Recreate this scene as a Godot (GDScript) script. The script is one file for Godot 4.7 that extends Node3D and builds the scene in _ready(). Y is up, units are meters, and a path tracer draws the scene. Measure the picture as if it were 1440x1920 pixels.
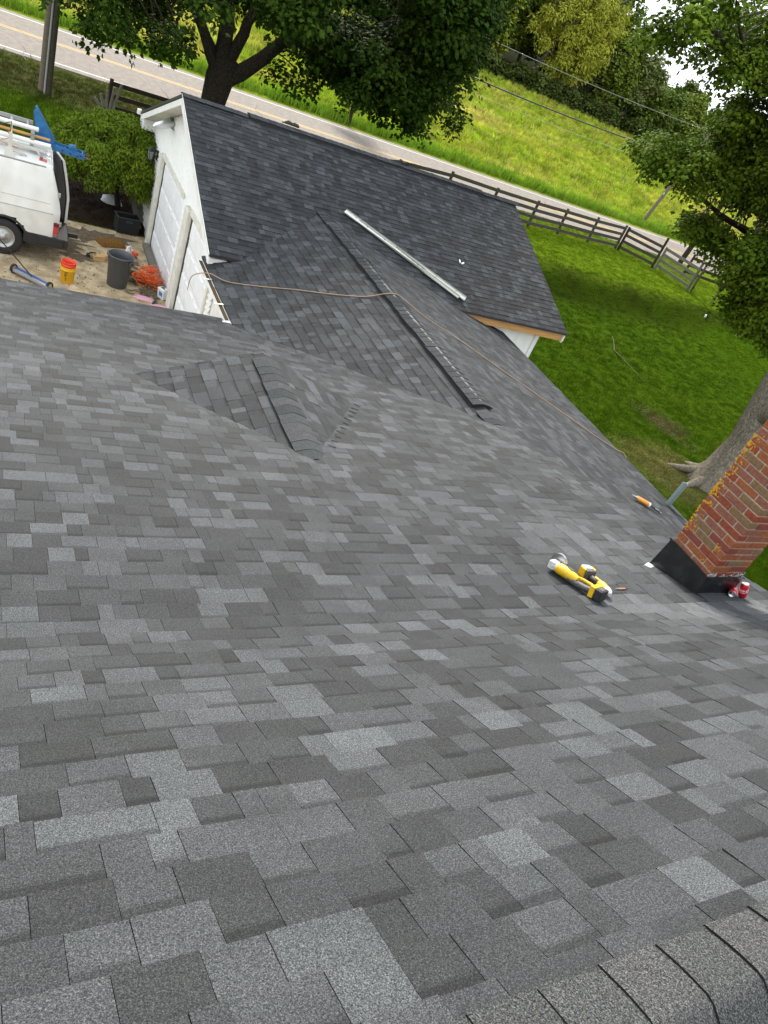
extends Node3D
# A house roof being reshingled, seen from near its ridge: y up, metres, driveway level is y = 0.

const EYE := Vector3(0.0, 6.94, 0.0)
const SHINGLE := 0.143
var rng := RandomNumberGenerator.new()
var taken := {}
var mats := {}
var noise_a := FastNoiseLite.new()
var noise_b := FastNoiseLite.new()
var cam: Camera3D
var tabs_house := []
var tabs_garage := []

func _ready():
	rng.seed = 7
	noise_a.seed = 3; noise_a.frequency = 0.35; noise_a.fractal_octaves = 3
	noise_b.seed = 11; noise_b.frequency = 0.07; noise_b.fractal_octaves = 4
	setup_camera()
	setup_light()
	make_materials()
	build_ground()
	build_road()
	build_driveway()
	build_house()
	build_chimney()
	build_garage()
	settle_shingles()
	build_fences()
	build_poles()
	build_trees()
	build_woods()
	build_bush()
	build_grass()
	build_van()
	build_roof_things()
	build_drive_things()

# ------------------------------------------------------------------ camera, sky, sun
func setup_camera():
	cam = Camera3D.new()
	cam.name = "camera"
	cam.keep_aspect = Camera3D.KEEP_HEIGHT
	cam.fov = 70.6
	cam.near = 0.05
	cam.far = 1500.0
	add_child(cam)
	cam.position = EYE
	cam.rotation_degrees = Vector3(-33.04, -36.57, 24.82)
	cam.current = true

func setup_light():
	var env := Environment.new()
	env.background_mode = Environment.BG_SKY
	var sky := Sky.new()
	var sm := ProceduralSkyMaterial.new()
	sm.sky_top_color = Color(0.86, 0.89, 0.925)
	sm.sky_horizon_color = Color(0.93, 0.95, 0.97)
	sm.sky_curve = 0.25
	sm.ground_bottom_color = Color(0.20, 0.24, 0.14)
	sm.ground_horizon_color = Color(0.45, 0.5, 0.4)
	sm.ground_curve = 0.05
	sm.sky_energy_multiplier = 0.7
	var cover_noise := FastNoiseLite.new()
	cover_noise.seed = 5; cover_noise.frequency = 0.006; cover_noise.fractal_octaves = 5
	var cover := NoiseTexture2D.new()
	cover.width = 1024; cover.height = 512; cover.seamless = true; cover.noise = cover_noise
	var ramp := Gradient.new()
	ramp.set_color(0, Color(0.0, 0.0, 0.0)); ramp.set_color(1, Color(0.24, 0.23, 0.22))
	cover.color_ramp = ramp
	sm.sky_cover = cover
	sm.sky_cover_modulate = Color(1, 1, 1)
	sky.sky_material = sm
	env.sky = sky
	env.background_energy_multiplier = 1.0
	env.tonemap_mode = Environment.TONE_MAPPER_LINEAR
	env.tonemap_exposure = 5.1
	env.sdfgi_enabled = true
	env.ssao_enabled = true
	env.ssil_enabled = true
	var we := WorldEnvironment.new()
	we.name = "world_environment"
	we.environment = env
	add_child(we)
	var sun := DirectionalLight3D.new()
	sun.name = "sun"
	sun.light_energy = 0.5
	sun.light_angular_distance = 16.0
	sun.light_color = Color(1.0, 0.975, 0.935)
	sun.shadow_enabled = true
	add_child(sun)
	sun.look_at_from_position(Vector3(11, 35, -50), Vector3.ZERO, Vector3.UP)

# ------------------------------------------------------------------ small helpers
func lin(r: float, g: float, b: float) -> Color:
	return Color(r, g, b).linear_to_srgb()

func mat(key: String, col: Color, rough := 0.8, metal := 0.0, spec := 0.5) -> StandardMaterial3D:
	if mats.has(key):
		return mats[key]
	var m := StandardMaterial3D.new()
	m.albedo_color = col
	m.roughness = rough
	m.metallic = metal
	m.metallic_specular = spec
	mats[key] = m
	return m

func noise_tex(sd: int, freq: float, c0: Color, c1: Color, size := 512, octaves := 4, normal := 0.0) -> NoiseTexture2D:
	var n := FastNoiseLite.new()
	n.seed = sd; n.frequency = freq; n.fractal_octaves = octaves
	n.noise_type = FastNoiseLite.TYPE_SIMPLEX_SMOOTH
	var t := NoiseTexture2D.new()
	t.width = size; t.height = size; t.seamless = true; t.noise = n
	if normal > 0.0:
		t.as_normal_map = true; t.bump_strength = normal
	else:
		var g := Gradient.new()
		g.set_color(0, c0); g.set_color(1, c1)
		t.color_ramp = g
	return t

func textured(key: String, tex: Texture2D, scale: float, rough := 0.85, norm: Texture2D = null, nscale := 1.0, world := true) -> StandardMaterial3D:
	var m := mat(key, Color.WHITE, rough)
	m.albedo_texture = tex
	m.uv1_triplanar = true
	m.uv1_world_triplanar = world
	m.uv1_scale = Vector3.ONE * scale
	if rough > 0.84: m.metallic_specular = 0.2
	if norm:
		m.normal_enabled = true
		m.normal_texture = norm
		m.normal_scale = nscale
	return m

func numbered(called: String) -> String:
	var k: int = taken.get(called, 0)
	taken[called] = k + 1
	return called if k == 0 else "%s_%03d" % [called, k]

func thing(called: String, label: String, category: String, at := Vector3.ZERO, turn := 0.0, group := "") -> Node3D:
	var o := Node3D.new()
	o.name = numbered(called)
	add_child(o)
	o.position = at
	o.rotation.y = turn
	tag(o, label, category, group)
	return o

func tag(o: Node, label: String, category: String, group := ""):
	o.set_meta("label", label)
	o.set_meta("category", category)
	if group != "":
		o.set_meta("group", group)

func kind(o: Node, k: String) -> Node:
	o.set_meta("kind", k)
	return o

func start() -> SurfaceTool:
	var st := SurfaceTool.new()
	st.begin(Mesh.PRIMITIVE_TRIANGLES)
	st.set_smooth_group(-1)
	return st

func finish(st: SurfaceTool) -> ArrayMesh:
	st.generate_normals()
	return st.commit()

func part(called: String, mesh: Mesh, m: Material, parent: Node, at := Vector3.ZERO) -> MeshInstance3D:
	var o := MeshInstance3D.new()
	o.mesh = mesh
	if m:
		o.material_override = m
	if parent == self:
		o.name = numbered(called)
		add_child(o)
	else:
		o.name = called
		parent.add_child(o, true)
	o.position = at
	return o

func obj(called: String, st: SurfaceTool, m: Material, parent: Node, at := Vector3.ZERO) -> MeshInstance3D:
	return part(called, finish(st), m, parent, at)

func tri(st: SurfaceTool, a: Vector3, b: Vector3, c: Vector3):
	st.add_vertex(a); st.add_vertex(b); st.add_vertex(c)

func quad(st: SurfaceTool, a: Vector3, b: Vector3, c: Vector3, d: Vector3):
	tri(st, a, b, c); tri(st, a, c, d)

func hexa(st: SurfaceTool, p: Array):
	# p: four bottom corners then four top corners, both counter-clockwise from above
	quad(st, p[3], p[2], p[1], p[0])
	quad(st, p[4], p[5], p[6], p[7])
	for i in 4:
		var j := (i + 1) % 4
		quad(st, p[i], p[j], p[j + 4], p[i + 4])

func box(st: SurfaceTool, c: Vector3, s: Vector3, b := Basis()):
	# a box with small chamfers
	var h := s * 0.5
	var k: float = min(min(h.x, h.y), h.z) * 0.16
	k = min(k, 0.012)
	var v := func(x: float, y: float, z: float) -> Vector3: return c + b * Vector3(x, y, z)
	var X := h.x; var Y := h.y; var Z := h.z
	for sg in [-1.0, 1.0]:
		quad(st, v.call(sg * X, -Y + k, -Z + k), v.call(sg * X, Y - k, -Z + k), v.call(sg * X, Y - k, Z - k), v.call(sg * X, -Y + k, Z - k))
		quad(st, v.call(-X + k, sg * Y, -Z + k), v.call(X - k, sg * Y, -Z + k), v.call(X - k, sg * Y, Z - k), v.call(-X + k, sg * Y, Z - k))
		quad(st, v.call(-X + k, -Y + k, sg * Z), v.call(X - k, -Y + k, sg * Z), v.call(X - k, Y - k, sg * Z), v.call(-X + k, Y - k, sg * Z))
		for sh in [-1.0, 1.0]:
			quad(st, v.call(sg * X, sh * (Y - k), -Z + k), v.call(sg * X, sh * (Y - k), Z - k), v.call(sg * (X - k), sh * Y, Z - k), v.call(sg * (X - k), sh * Y, -Z + k))
			quad(st, v.call(sg * X, -Y + k, sh * (Z - k)), v.call(sg * X, Y - k, sh * (Z - k)), v.call(sg * (X - k), Y - k, sh * Z), v.call(sg * (X - k), -Y + k, sh * Z))
			quad(st, v.call(-X + k, sg * Y, sh * (Z - k)), v.call(X - k, sg * Y, sh * (Z - k)), v.call(X - k, sg * (Y - k), sh * Z), v.call(-X + k, sg * (Y - k), sh * Z))
			for si in [-1.0, 1.0]:
				tri(st, v.call(sg * X, sh * (Y - k), si * (Z - k)), v.call(sg * (X - k), sh * Y, si * (Z - k)), v.call(sg * (X - k), sh * (Y - k), si * Z))

func plain_box(st: SurfaceTool, c: Vector3, s: Vector3, b := Basis()):
	var h := s * 0.5
	var p := []
	for y in [-1.0, 1.0]:
		for q in [[-1.0, -1.0], [1.0, -1.0], [1.0, 1.0], [-1.0, 1.0]]:
			p.append(c + b * Vector3(q[0] * h.x, y * h.y, q[1] * h.z))
	hexa(st, p)

func box_between(st: SurfaceTool, a: Vector3, b: Vector3, w: float, t: float, up := Vector3.UP):
	# a board from a to b, w high (along up), t thick
	var d := b - a
	var x := d.normalized()
	var zz := x.cross(up).normalized()
	var y := zz.cross(x).normalized()
	box(st, (a + b) * 0.5, Vector3(d.length(), w, t), Basis(x, y, zz))

func frame_of(d: Vector3) -> Basis:
	var y := d.normalized()
	var x := y.cross(Vector3(0.31, 0.17, 0.93)).normalized()
	return Basis(x, y, x.cross(y))

func tube(st: SurfaceTool, pts: Array, rad: Array, sides := 8, caps := true):
	st.set_smooth_group(0)
	var rings := []
	for i in pts.size():
		var d: Vector3
		if i == 0: d = pts[1] - pts[0]
		elif i == pts.size() - 1: d = pts[i] - pts[i - 1]
		else: d = (pts[i + 1] - pts[i]).normalized() + (pts[i] - pts[i - 1]).normalized()
		if d.length() < 1e-6: d = Vector3.UP
		var f := frame_of(d)
		var r: float = rad[min(i, rad.size() - 1)]
		var ring := []
		for k in sides:
			var a := TAU * k / sides
			ring.append(pts[i] + f.x * cos(a) * r + f.z * sin(a) * r)
		rings.append(ring)
	for i in rings.size() - 1:
		for k in sides:
			var j := (k + 1) % sides
			quad(st, rings[i][k], rings[i][j], rings[i + 1][j], rings[i + 1][k])
	st.set_smooth_group(-1)
	if caps:
		for k in sides:
			var j := (k + 1) % sides
			tri(st, pts[0], rings[0][j], rings[0][k])
			var e: int = rings.size() - 1
			tri(st, pts[e], rings[e][k], rings[e][j])

func lathe(st: SurfaceTool, prof: Array, n := 24, xf := Transform3D(), sharp := false):
	# prof: Vector2(radius, height), turned about y
	st.set_smooth_group(-1 if sharp else 0)
	for i in prof.size() - 1:
		for k in n:
			var a := TAU * k / n
			var b := TAU * (k + 1) / n
			var p: Vector2 = prof[i]
			var q: Vector2 = prof[i + 1]
			var v0 := xf * Vector3(p.x * cos(a), p.y, p.x * sin(a))
			var v1 := xf * Vector3(p.x * cos(b), p.y, p.x * sin(b))
			var v2 := xf * Vector3(q.x * cos(b), q.y, q.x * sin(b))
			var v3 := xf * Vector3(q.x * cos(a), q.y, q.x * sin(a))
			if p.x > 1e-5: tri(st, v0, v1, v2)
			if q.x > 1e-5: tri(st, v0, v2, v3)
	st.set_smooth_group(-1)

func prism(st: SurfaceTool, poly: PackedVector2Array, map: Callable, t0: float, t1: float):
	# a polygon given thickness: map(x, y, t) gives the point
	var idx := Geometry2D.triangulate_polygon(poly)
	for k in range(0, idx.size(), 3):
		var a := poly[idx[k]]; var b := poly[idx[k + 1]]; var c := poly[idx[k + 2]]
		tri(st, map.call(a.x, a.y, t1), map.call(b.x, b.y, t1), map.call(c.x, c.y, t1))
		tri(st, map.call(c.x, c.y, t0), map.call(b.x, b.y, t0), map.call(a.x, a.y, t0))
	for i in poly.size():
		var p := poly[i]; var q := poly[(i + 1) % poly.size()]
		quad(st, map.call(p.x, p.y, t0), map.call(q.x, q.y, t0), map.call(q.x, q.y, t1), map.call(p.x, p.y, t1))

func flat_xy(x: float, y: float, t: float) -> Vector3: return Vector3(x, y, t)
func flat_xz(x: float, y: float, t: float) -> Vector3: return Vector3(x, t, y)
func flat_zy(x: float, y: float, t: float) -> Vector3: return Vector3(t, y, x)

func smooth(a: float, b: float, x: float) -> float:
	var t: float = clamp((x - a) / (b - a), 0.0, 1.0)
	return t * t * (3.0 - 2.0 * t)

func rr(a: float, b: float) -> float:
	return rng.randf_range(a, b)

func rdir() -> Vector3:
	while true:
		var v := Vector3(rr(-1, 1), rr(-1, 1), rr(-1, 1))
		if v.length() < 1.0 and v.length() > 0.05:
			return v.normalized()
	return Vector3.UP

func make_multi(called: String, mesh: Mesh, xfs: Array, cols: Array, m: Material, parent: Node) -> MultiMeshInstance3D:
	var mm := MultiMesh.new()
	mm.transform_format = MultiMesh.TRANSFORM_3D
	mm.use_colors = true
	mm.mesh = mesh
	mm.instance_count = xfs.size()
	for i in xfs.size():
		mm.set_instance_transform(i, xfs[i])
		mm.set_instance_color(i, cols[i])
	var o := MultiMeshInstance3D.new()
	o.multimesh = mm
	o.material_override = m
	if parent == self:
		o.name = numbered(called); add_child(o)
	else:
		o.name = called; parent.add_child(o, true)
	kind(o, "stuff")
	return o

# ------------------------------------------------------------------ materials
func granule_image() -> ImageTexture:
	# ceramic granules on asphalt: about 1.6 mm each, mostly mid grey with pale and black ones
	var n := 768
	var data := PackedByteArray()
	data.resize(n * n * 3)
	var r := RandomNumberGenerator.new()
	r.seed = 21
	var coarse := FastNoiseLite.new()
	coarse.seed = 4; coarse.frequency = 0.22; coarse.fractal_octaves = 2
	var i := 0
	for y in n:
		for x in n:
			var v := 0.56 + r.randf_range(-0.22, 0.22) + coarse.get_noise_2d(x, y) * 0.16
			var q := r.randf()
			if q < 0.09: v += 0.50
			elif q < 0.13: v -= 0.30
			var warm := r.randf_range(-0.03, 0.03)
			data[i] = int(clamp(v + warm, 0.05, 1.0) * 255.0)
			data[i + 1] = int(clamp(v + 0.008, 0.05, 1.0) * 255.0)
			data[i + 2] = int(clamp(v - warm + 0.014, 0.05, 1.0) * 255.0)
			i += 3
	var im := Image.create_from_data(n, n, false, Image.FORMAT_RGB8, data)
	return ImageTexture.create_from_image(im)

func wood_tex(key: String, c0: Color, c1: Color, sd: int) -> StandardMaterial3D:
	var n := FastNoiseLite.new()
	n.seed = sd; n.frequency = 0.02; n.fractal_octaves = 4
	n.domain_warp_enabled = true; n.domain_warp_amplitude = 12.0
	var im := Image.create(256, 256, false, Image.FORMAT_RGB8)
	for y in 256:
		for x in 256:
			var v: float = n.get_noise_2d(x * 0.35, y * 3.4) * 0.5 + 0.5
			v = clamp(v + n.get_noise_2d(x * 4.0, y * 22.0) * 0.25, 0.0, 1.0)
			im.set_pixel(x, y, c0.lerp(c1, v))
	return textured(key, ImageTexture.create_from_image(im), 1.4, 0.85)

func make_materials():
	var g := granule_image()
	var m := mat("granule", Color.WHITE, 0.86, 0.0, 0.34)
	m.vertex_color_use_as_albedo = true
	m.albedo_texture = g
	m.uv1_scale = Vector3(0.82, 0.82, 0.82)
	var mc := mat("granule_cap", Color.WHITE, 1.0, 0.0, 0.06)
	mc.vertex_color_use_as_albedo = true
	mc.albedo_texture = g
	mc.uv1_scale = Vector3(0.82, 0.82, 0.82)
	textured("white_paint", noise_tex(31, 0.012, lin(0.72, 0.71, 0.665), lin(0.86, 0.85, 0.81), 512, 5), 0.5, 0.6)
	textured("cream_paint", noise_tex(32, 0.012, lin(0.60, 0.58, 0.50), lin(0.80, 0.78, 0.70), 512, 5), 0.7, 0.6)
	textured("door_paint", noise_tex(33, 0.01, lin(0.78, 0.785, 0.79), lin(0.88, 0.885, 0.885), 512, 5), 0.4, 0.55)
	wood_tex("raw_wood", lin(0.40, 0.20, 0.07), lin(0.62, 0.36, 0.15), 41)
	wood_tex("osb", lin(0.42, 0.26, 0.11), lin(0.66, 0.46, 0.22), 42)
	wood_tex("grey_wood", lin(0.035, 0.032, 0.024), lin(0.115, 0.105, 0.082), 43)
	wood_tex("pale_grey_wood", lin(0.10, 0.092, 0.075), lin(0.235, 0.22, 0.18), 44)
	wood_tex("brown_wood", lin(0.020, 0.015, 0.010), lin(0.070, 0.053, 0.037), 45)
	textured("metal_black", noise_tex(34, 0.02, lin(0.006, 0.007, 0.007), lin(0.020, 0.022, 0.023), 256, 4), 1.2, 0.27, noise_tex(35, 0.012, Color.BLACK, Color.WHITE, 256, 3, 5.0), 0.35)
	mat("aluminium", lin(0.62, 0.63, 0.64), 0.38, 1.0)
	mat("galvanised", lin(0.42, 0.50, 0.50), 0.5, 0.6)
	mat("steel", lin(0.5, 0.5, 0.5), 0.35, 1.0)
	mat("rubber", lin(0.018, 0.018, 0.018), 0.8)
	mat("black_plastic", lin(0.016, 0.016, 0.017), 0.55)
	mat("asphalt_edge", lin(0.012, 0.012, 0.013), 0.95)

# ------------------------------------------------------------------ ground, road, drive
func gh(x: float, z: float) -> float:
	var a := -(z + 22.8)
	var b := x - 28.0
	var k := 1.6
	var hh: float = clamp(0.5 + 0.5 * (a - b) / k, 0.0, 1.0)
	var d: float = lerp(b, a, hh) + k * hh * (1.0 - hh)
	var h := 0.80 * smooth(0.0, 2.2, d) * smooth(11.5, 17.0, x)
	h *= smooth(-36.0, -33.0, z)
	if z < -46.0:
		h += 0.105 * (-46.0 - z) * smooth(-46.0, -56.0, z) * (1.0 - smooth(-130.0, -260.0, z)) + 9.5 * smooth(-130.0, -260.0, z)
	h += 0.05 * noise_a.get_noise_2d(x * 0.5, z * 0.5) * smooth(5.0, 8.0, max(absf(x - 5.0) - 4.0, -z - 15.0)) * (1.0 if z > -35.0 else 0.4)
	if x > -7.0 and x < 3.72 and z > -19.3 and z < -5.0:
		h = -0.11
	if z < -35.9 and z > -45.4:
		h = -0.02
	return h

func gcol(x: float, z: float) -> Color:
	var n := noise_b.get_noise_2d(x * 2.2, z * 2.2)
	var n2 := noise_a.get_noise_2d(x * 1.7, z * 1.7)
	var lawn := Color(0.052, 0.100, 0.004).lerp(Color(0.062, 0.112, 0.006), clamp(n * 1.2 + 0.5, 0.0, 1.0))
	if z < -45.0:
		var edge := -85.6 + 0.05 * (x - 60.0) + n2 * 0.8
		if x > 28.0 and z < edge: return Color(0.020, 0.024, 0.008)
		var s := smooth(0.05, 0.42, noise_b.get_noise_2d(x * 0.55 + 40.0, z * 1.2))
		var f := Color(0.185, 0.240, 0.020).lerp(Color(0.265, 0.268, 0.038), clamp(n + 0.35, 0.0, 1.0))
		f = f.lerp(Color(0.36, 0.32, 0.09), s * 0.75)
		if z > -49.0: f = f.lerp(Color(0.16, 0.25, 0.016), 0.6)
		return f
	if z < -29.0:
		var rough := Color(0.085, 0.105, 0.025).lerp(Color(0.15, 0.14, 0.055), clamp(n2 + 0.4, 0.0, 1.0))
		lawn = lawn.lerp(rough, smooth(-29.5, -32.0, z) * (0.9 if x > 8.0 else 0.75))
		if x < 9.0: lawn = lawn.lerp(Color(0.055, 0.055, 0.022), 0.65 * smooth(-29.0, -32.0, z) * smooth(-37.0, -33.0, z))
	# upper lawn near the fence: mown, painted lighter for light clear of trees
	if x > 12.0 and z < -24.5:
		lawn = lawn.lerp(Color(0.135, 0.205, 0.010), 0.85)
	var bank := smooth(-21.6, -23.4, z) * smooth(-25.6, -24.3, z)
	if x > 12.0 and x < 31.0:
		lawn = lawn.lerp(Color(0.030, 0.040, 0.008), bank * clamp(0.62 + 0.35 * n2, 0.0, 1.0))  # rough grass, darkened in colour to shade the bank face turned from sun
	# pale worn grass at the foot of the shade tree, and the bare scrape beyond it
	var d1 := Vector2(x - 15.9, (z + 11.0)).length() + n2 * 0.7
	lawn = lawn.lerp(Color(0.15, 0.135, 0.050), 0.85 * smooth(1.9, 0.9, d1))
	var d2 := Vector2(x - 18.2, z + 13.4).length() + n2 * 0.4
	lawn = lawn.lerp(Color(0.12, 0.085, 0.055), 0.9 * smooth(0.75, 0.4, d2))
	return lawn

func axis_steps(marks: Array) -> Array:
	# marks: [from, to, step] runs
	var out := []
	for m in marks:
		var n: int = max(1, int(round(absf(m[1] - m[0]) / m[2])))
		for i in n:
			out.append(lerp(float(m[0]), float(m[1]), float(i) / n))
	out.append(marks[marks.size() - 1][1])
	return out

func build_ground():
	var xs := axis_steps([[-700, -100, 60], [-100, -12, 8], [-12, -7, 1.0], [-7, 3.72, 1.072], [3.72, 8, 0.8], [8, 36, 0.4], [36, 70, 1.5], [70, 130, 5], [130, 900, 70]])
	var zs := axis_steps([[60, 0, 6], [0, -5, 1.0], [-5, -19.3, 1.1], [-19.3, -20, 0.35], [-20, -35.9, 0.45], [-35.9, -36.0, 0.1], [-36, -45.4, 2.0], [-45.4, -45.5, 0.1], [-45.5, -60, 0.9], [-60, -110, 2.5], [-110, -260, 15], [-260, -900, 80]])
	var st := SurfaceTool.new()
	st.begin(Mesh.PRIMITIVE_TRIANGLES)
	for z in zs:
		for x in xs:
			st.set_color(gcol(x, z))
			st.set_uv(Vector2(x, z) / 4.0)
			st.add_vertex(Vector3(x, gh(x, z), z))
	var w := xs.size()
	for j in zs.size() - 1:
		for i in w - 1:
			var a := j * w + i
			st.add_index(a); st.add_index(a + w); st.add_index(a + 1)
			st.add_index(a + 1); st.add_index(a + w); st.add_index(a + w + 1)
	st.generate_normals()
	var m := mat("turf", Color.WHITE, 1.0, 0.0, 0.05)
	m.vertex_color_use_as_albedo = true
	m.albedo_texture = noise_tex(51, 0.045, lin(0.42, 0.42, 0.38), lin(0.95, 0.95, 0.90), 1024, 6)
	m.uv1_triplanar = true
	m.uv1_world_triplanar = true
	m.uv1_scale = Vector3.ONE * 0.23
	m.normal_enabled = true
	m.normal_texture = noise_tex(52, 0.06, Color.BLACK, Color.WHITE, 512, 5, 6.0)
	var o := part("ground", st.commit(), m, self)
	kind(o, "structure")
	o.set_meta("label", "mown lawn, roadside verge and rising meadow around the house")

func build_road():
	var st := start()
	var n := 70
	var pts := []
	for i in n + 1:
		pts.append(lerp(-160.0, 190.0, float(i) / n))
	for i in n:
		var a: float = pts[i]; var b: float = pts[i + 1]
		for lane in [[-36.15, -40.9], [-40.9, -45.2]]:
			quad(st, Vector3(a, 0.035, lane[0]), Vector3(a, 0.035 , lane[1]), Vector3(b, 0.035, lane[1]), Vector3(b, 0.035, lane[0]))
		quad(st, Vector3(a, -0.1, -36.1), Vector3(a, 0.035, -36.15), Vector3(b, 0.035, -36.15), Vector3(b, -0.1, -36.1))
		quad(st, Vector3(a, -0.1, -45.25), Vector3(a, 0.035, -45.2), Vector3(b, 0.035, -45.2), Vector3(b, -0.1, -45.25))
	var m := textured("road", noise_tex(53, 0.02, lin(0.155, 0.136, 0.117), lin(0.230, 0.204, 0.178), 1024, 6), 0.12, 0.9, noise_tex(54, 0.4, Color.BLACK, Color.WHITE, 256, 3, 3.0), 0.5)
	var road := obj("road", st, m, self)
	kind(road, "structure")
	road.set_meta("label", "pale asphalt two-lane road running past the garage")
	var white := textured("line_white", noise_tex(55, 0.03, lin(0.34, 0.33, 0.31), lin(0.55, 0.54, 0.52), 256, 5), 0.6, 0.8)
	var yellow := textured("line_yellow", noise_tex(56, 0.03, lin(0.36, 0.22, 0.03), lin(0.52, 0.33, 0.05), 256, 5), 0.6, 0.8)
	for d in [[-36.75, 0.13, white, "edge_line"], [-44.45, 0.13, white, "edge_line"], [-40.75, 0.11, yellow, "centre_line"], [-41.05, 0.11, yellow, "centre_line"]]:
		var s := start()
		for i in n:
			var z0: float = d[0] + 0.012 * sin(i * 1.7); var z1: float = d[0] + 0.012 * sin((i + 1) * 1.7)
			quad(s, Vector3(pts[i], 0.0395, z0 + d[1] / 2), Vector3(pts[i], 0.0395, z0 - d[1] / 2), Vector3(pts[i + 1], 0.0395, z1 - d[1] / 2), Vector3(pts[i + 1], 0.0395, z1 + d[1] / 2))
		obj(d[3], s, d[2], road)
	var tar := mat("tar", lin(0.07, 0.065, 0.06), 0.9)
	for c in [[1.2, -38.0], [6.9, -38.6], [12.5, -42.6], [18.0, -38.2], [33.0, -42.8], [26.5, -39.0]]:
		var s := start()
		var p := Vector3(c[0], 0.041, c[1])
		var d := Vector3(rr(-0.3, 0.3), 0, 1).normalized()
		for i in 9:
			var q := p + d * 0.28 + Vector3(rr(-0.11, 0.11), 0, 0)
			var w: float = 0.016 + 0.012 * rng.randf()
			quad(s, p + Vector3(-w, 0, 0), p + Vector3(w, 0, 0), q + Vector3(w, 0, 0), q + Vector3(-w, 0, 0))
			p = q
		obj("crack", s, tar, road)

func build_driveway():
	var root := Node3D.new()
	root.name = "driveway"
	add_child(root)
	kind(root, "structure")
	root.set_meta("label", "stained tan concrete driveway in front of the garage doors")
	var m := textured("concrete", noise_tex(57, 0.012, lin(0.25, 0.192, 0.115), lin(0.62, 0.50, 0.325), 1024, 7), 0.22, 0.9, noise_tex(58, 0.35, Color.BLACK, Color.WHITE, 512, 3, 4.0), 0.6)
	for xr in [[-6.9, -2.5], [-2.488, 3.70]]:
		for zr in [[-5.2, -9.4], [-9.415, -12.5], [-12.515, -15.78], [-15.795, -19.28]]:
			var st := start()
			box(st, Vector3((xr[0] + xr[1]) / 2, -0.042, (zr[0] + zr[1]) / 2), Vector3(xr[1] - xr[0], 0.11, absf(zr[1] - zr[0])))
			obj("concrete_slab", st, m, root)
	# oil and soil stains: thin patches of grime with ragged outlines
	var grime := textured("grime", noise_tex(59, 0.03, lin(0.070, 0.055, 0.036), lin(0.19, 0.152, 0.100), 512, 6), 0.5, 0.95)
	for s in [[0.9, -17.9, 1.5, 0.75], [2.3, -18.6, 1.2, 0.55], [2.9, -17.4, 0.55, 0.4], [3.2, -16.6, 0.5, 0.5], [1.9, -17.1, 0.5, 0.25], [3.35, -15.9, 0.28, 0.4], [-0.6, -17.4, 1.0, 0.5]]:
		var st := start()
		var c := Vector3(s[0], 0.0175, s[1])
		var ring := []
		for k in 40:
			var a := TAU * k / 40
			var q: float = 0.75 + 0.6 * noise_a.get_noise_2d(cos(a) * 5.0 + s[0] * 9.0, sin(a) * 5.0 + s[1] * 9.0) + rr(-0.09, 0.09)
			ring.append(c + Vector3(cos(a) * s[2] * q, 0, sin(a) * s[3] * q))
		for k in 40:
			tri(st, c, ring[k], ring[(k + 1) % 40])
		var o := obj("stain", st, grime, root)
		o.position.y += 0.0012 * root.get_child_count() - 0.009
	# crumbs of concrete, granules and leaf litter
	var sg := start()
	for k in 900:
		var p := Vector3(rr(0.2, 3.6), 0.016, rr(-19.2, -13.0))
		var r := rr(0.004, 0.018)
		box(sg, p, Vector3(r * rr(1, 2.4), r, r * rr(0.8, 1.6)), Basis(Vector3.UP, rr(0, TAU)))
	kind(obj("debris", sg, mat("debris", lin(0.10, 0.085, 0.06), 0.95), root), "stuff")
	# mulch bed under the weeping tree
	var st2 := start()
	var nu := 26; var nv := 18
	var pos := func(i: int, j: int) -> Vector3:
		var x: float = lerp(-0.6, 5.2, float(i) / nu)
		var z: float = lerp(-19.30, -24.6, float(j) / nv)
		var e: float = min(min(i, nu - i) / 3.0, min(j, nv - j) / 2.0)
		return Vector3(x, -0.02 + 0.13 * clamp(e, 0.0, 1.0) + 0.05 * noise_a.get_noise_2d(x * 6.0, z * 6.0) * clamp(e, 0.0, 1.0), z + (0.12 * noise_a.get_noise_2d(x * 3.0, 4.0) if j == 0 else 0.0))
	for j in nv:
		for i in nu:
			quad(st2, pos.call(i, j), pos.call(i, j + 1), pos.call(i + 1, j + 1), pos.call(i + 1, j))
	var mm := textured("mulch", noise_tex(60, 0.06, lin(0.007, 0.005, 0.003), lin(0.055, 0.035, 0.020), 512, 6), 0.7, 1.0)
	var bed := obj("mulch_bed", st2, mm, self)
	kind(bed, "structure")
	bed.set_meta("label", "dark bark mulch bed under the weeping tree")
	var chips := start()
	for k in 1500:
		var x := rr(-0.4, 5.0); var z := rr(-24.2, -19.2)
		var e: float = min(min(x + 0.6, 5.2 - x) / 0.67, min(-19.3 - z, z + 24.6) / 0.59)
		box(chips, Vector3(x, -0.01 + 0.13 * clamp(e, 0.0, 1.0) + rr(0.0, 0.02), z), Vector3(rr(0.03, 0.1), rr(0.008, 0.02), rr(0.015, 0.04)), Basis.from_euler(Vector3(rr(-0.5, 0.5), rr(0, TAU), rr(-0.5, 0.5))))
	kind(obj("bark_chips", chips, textured("chips", noise_tex(61, 0.08, lin(0.006, 0.004, 0.003), lin(0.07, 0.045, 0.028), 256, 4), 1.1, 1.0), bed), "stuff")

# ------------------------------------------------------------------ shingled roofs
# profile of the main roof: arc length v from the front eave up to the ridge, 14 degrees then 30 degrees
var prof_y := PackedFloat32Array()
var prof_z := PackedFloat32Array()
const PSTEP := 0.02
const V_BREAK := 8.195
const V_TOP := 10.81

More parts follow.
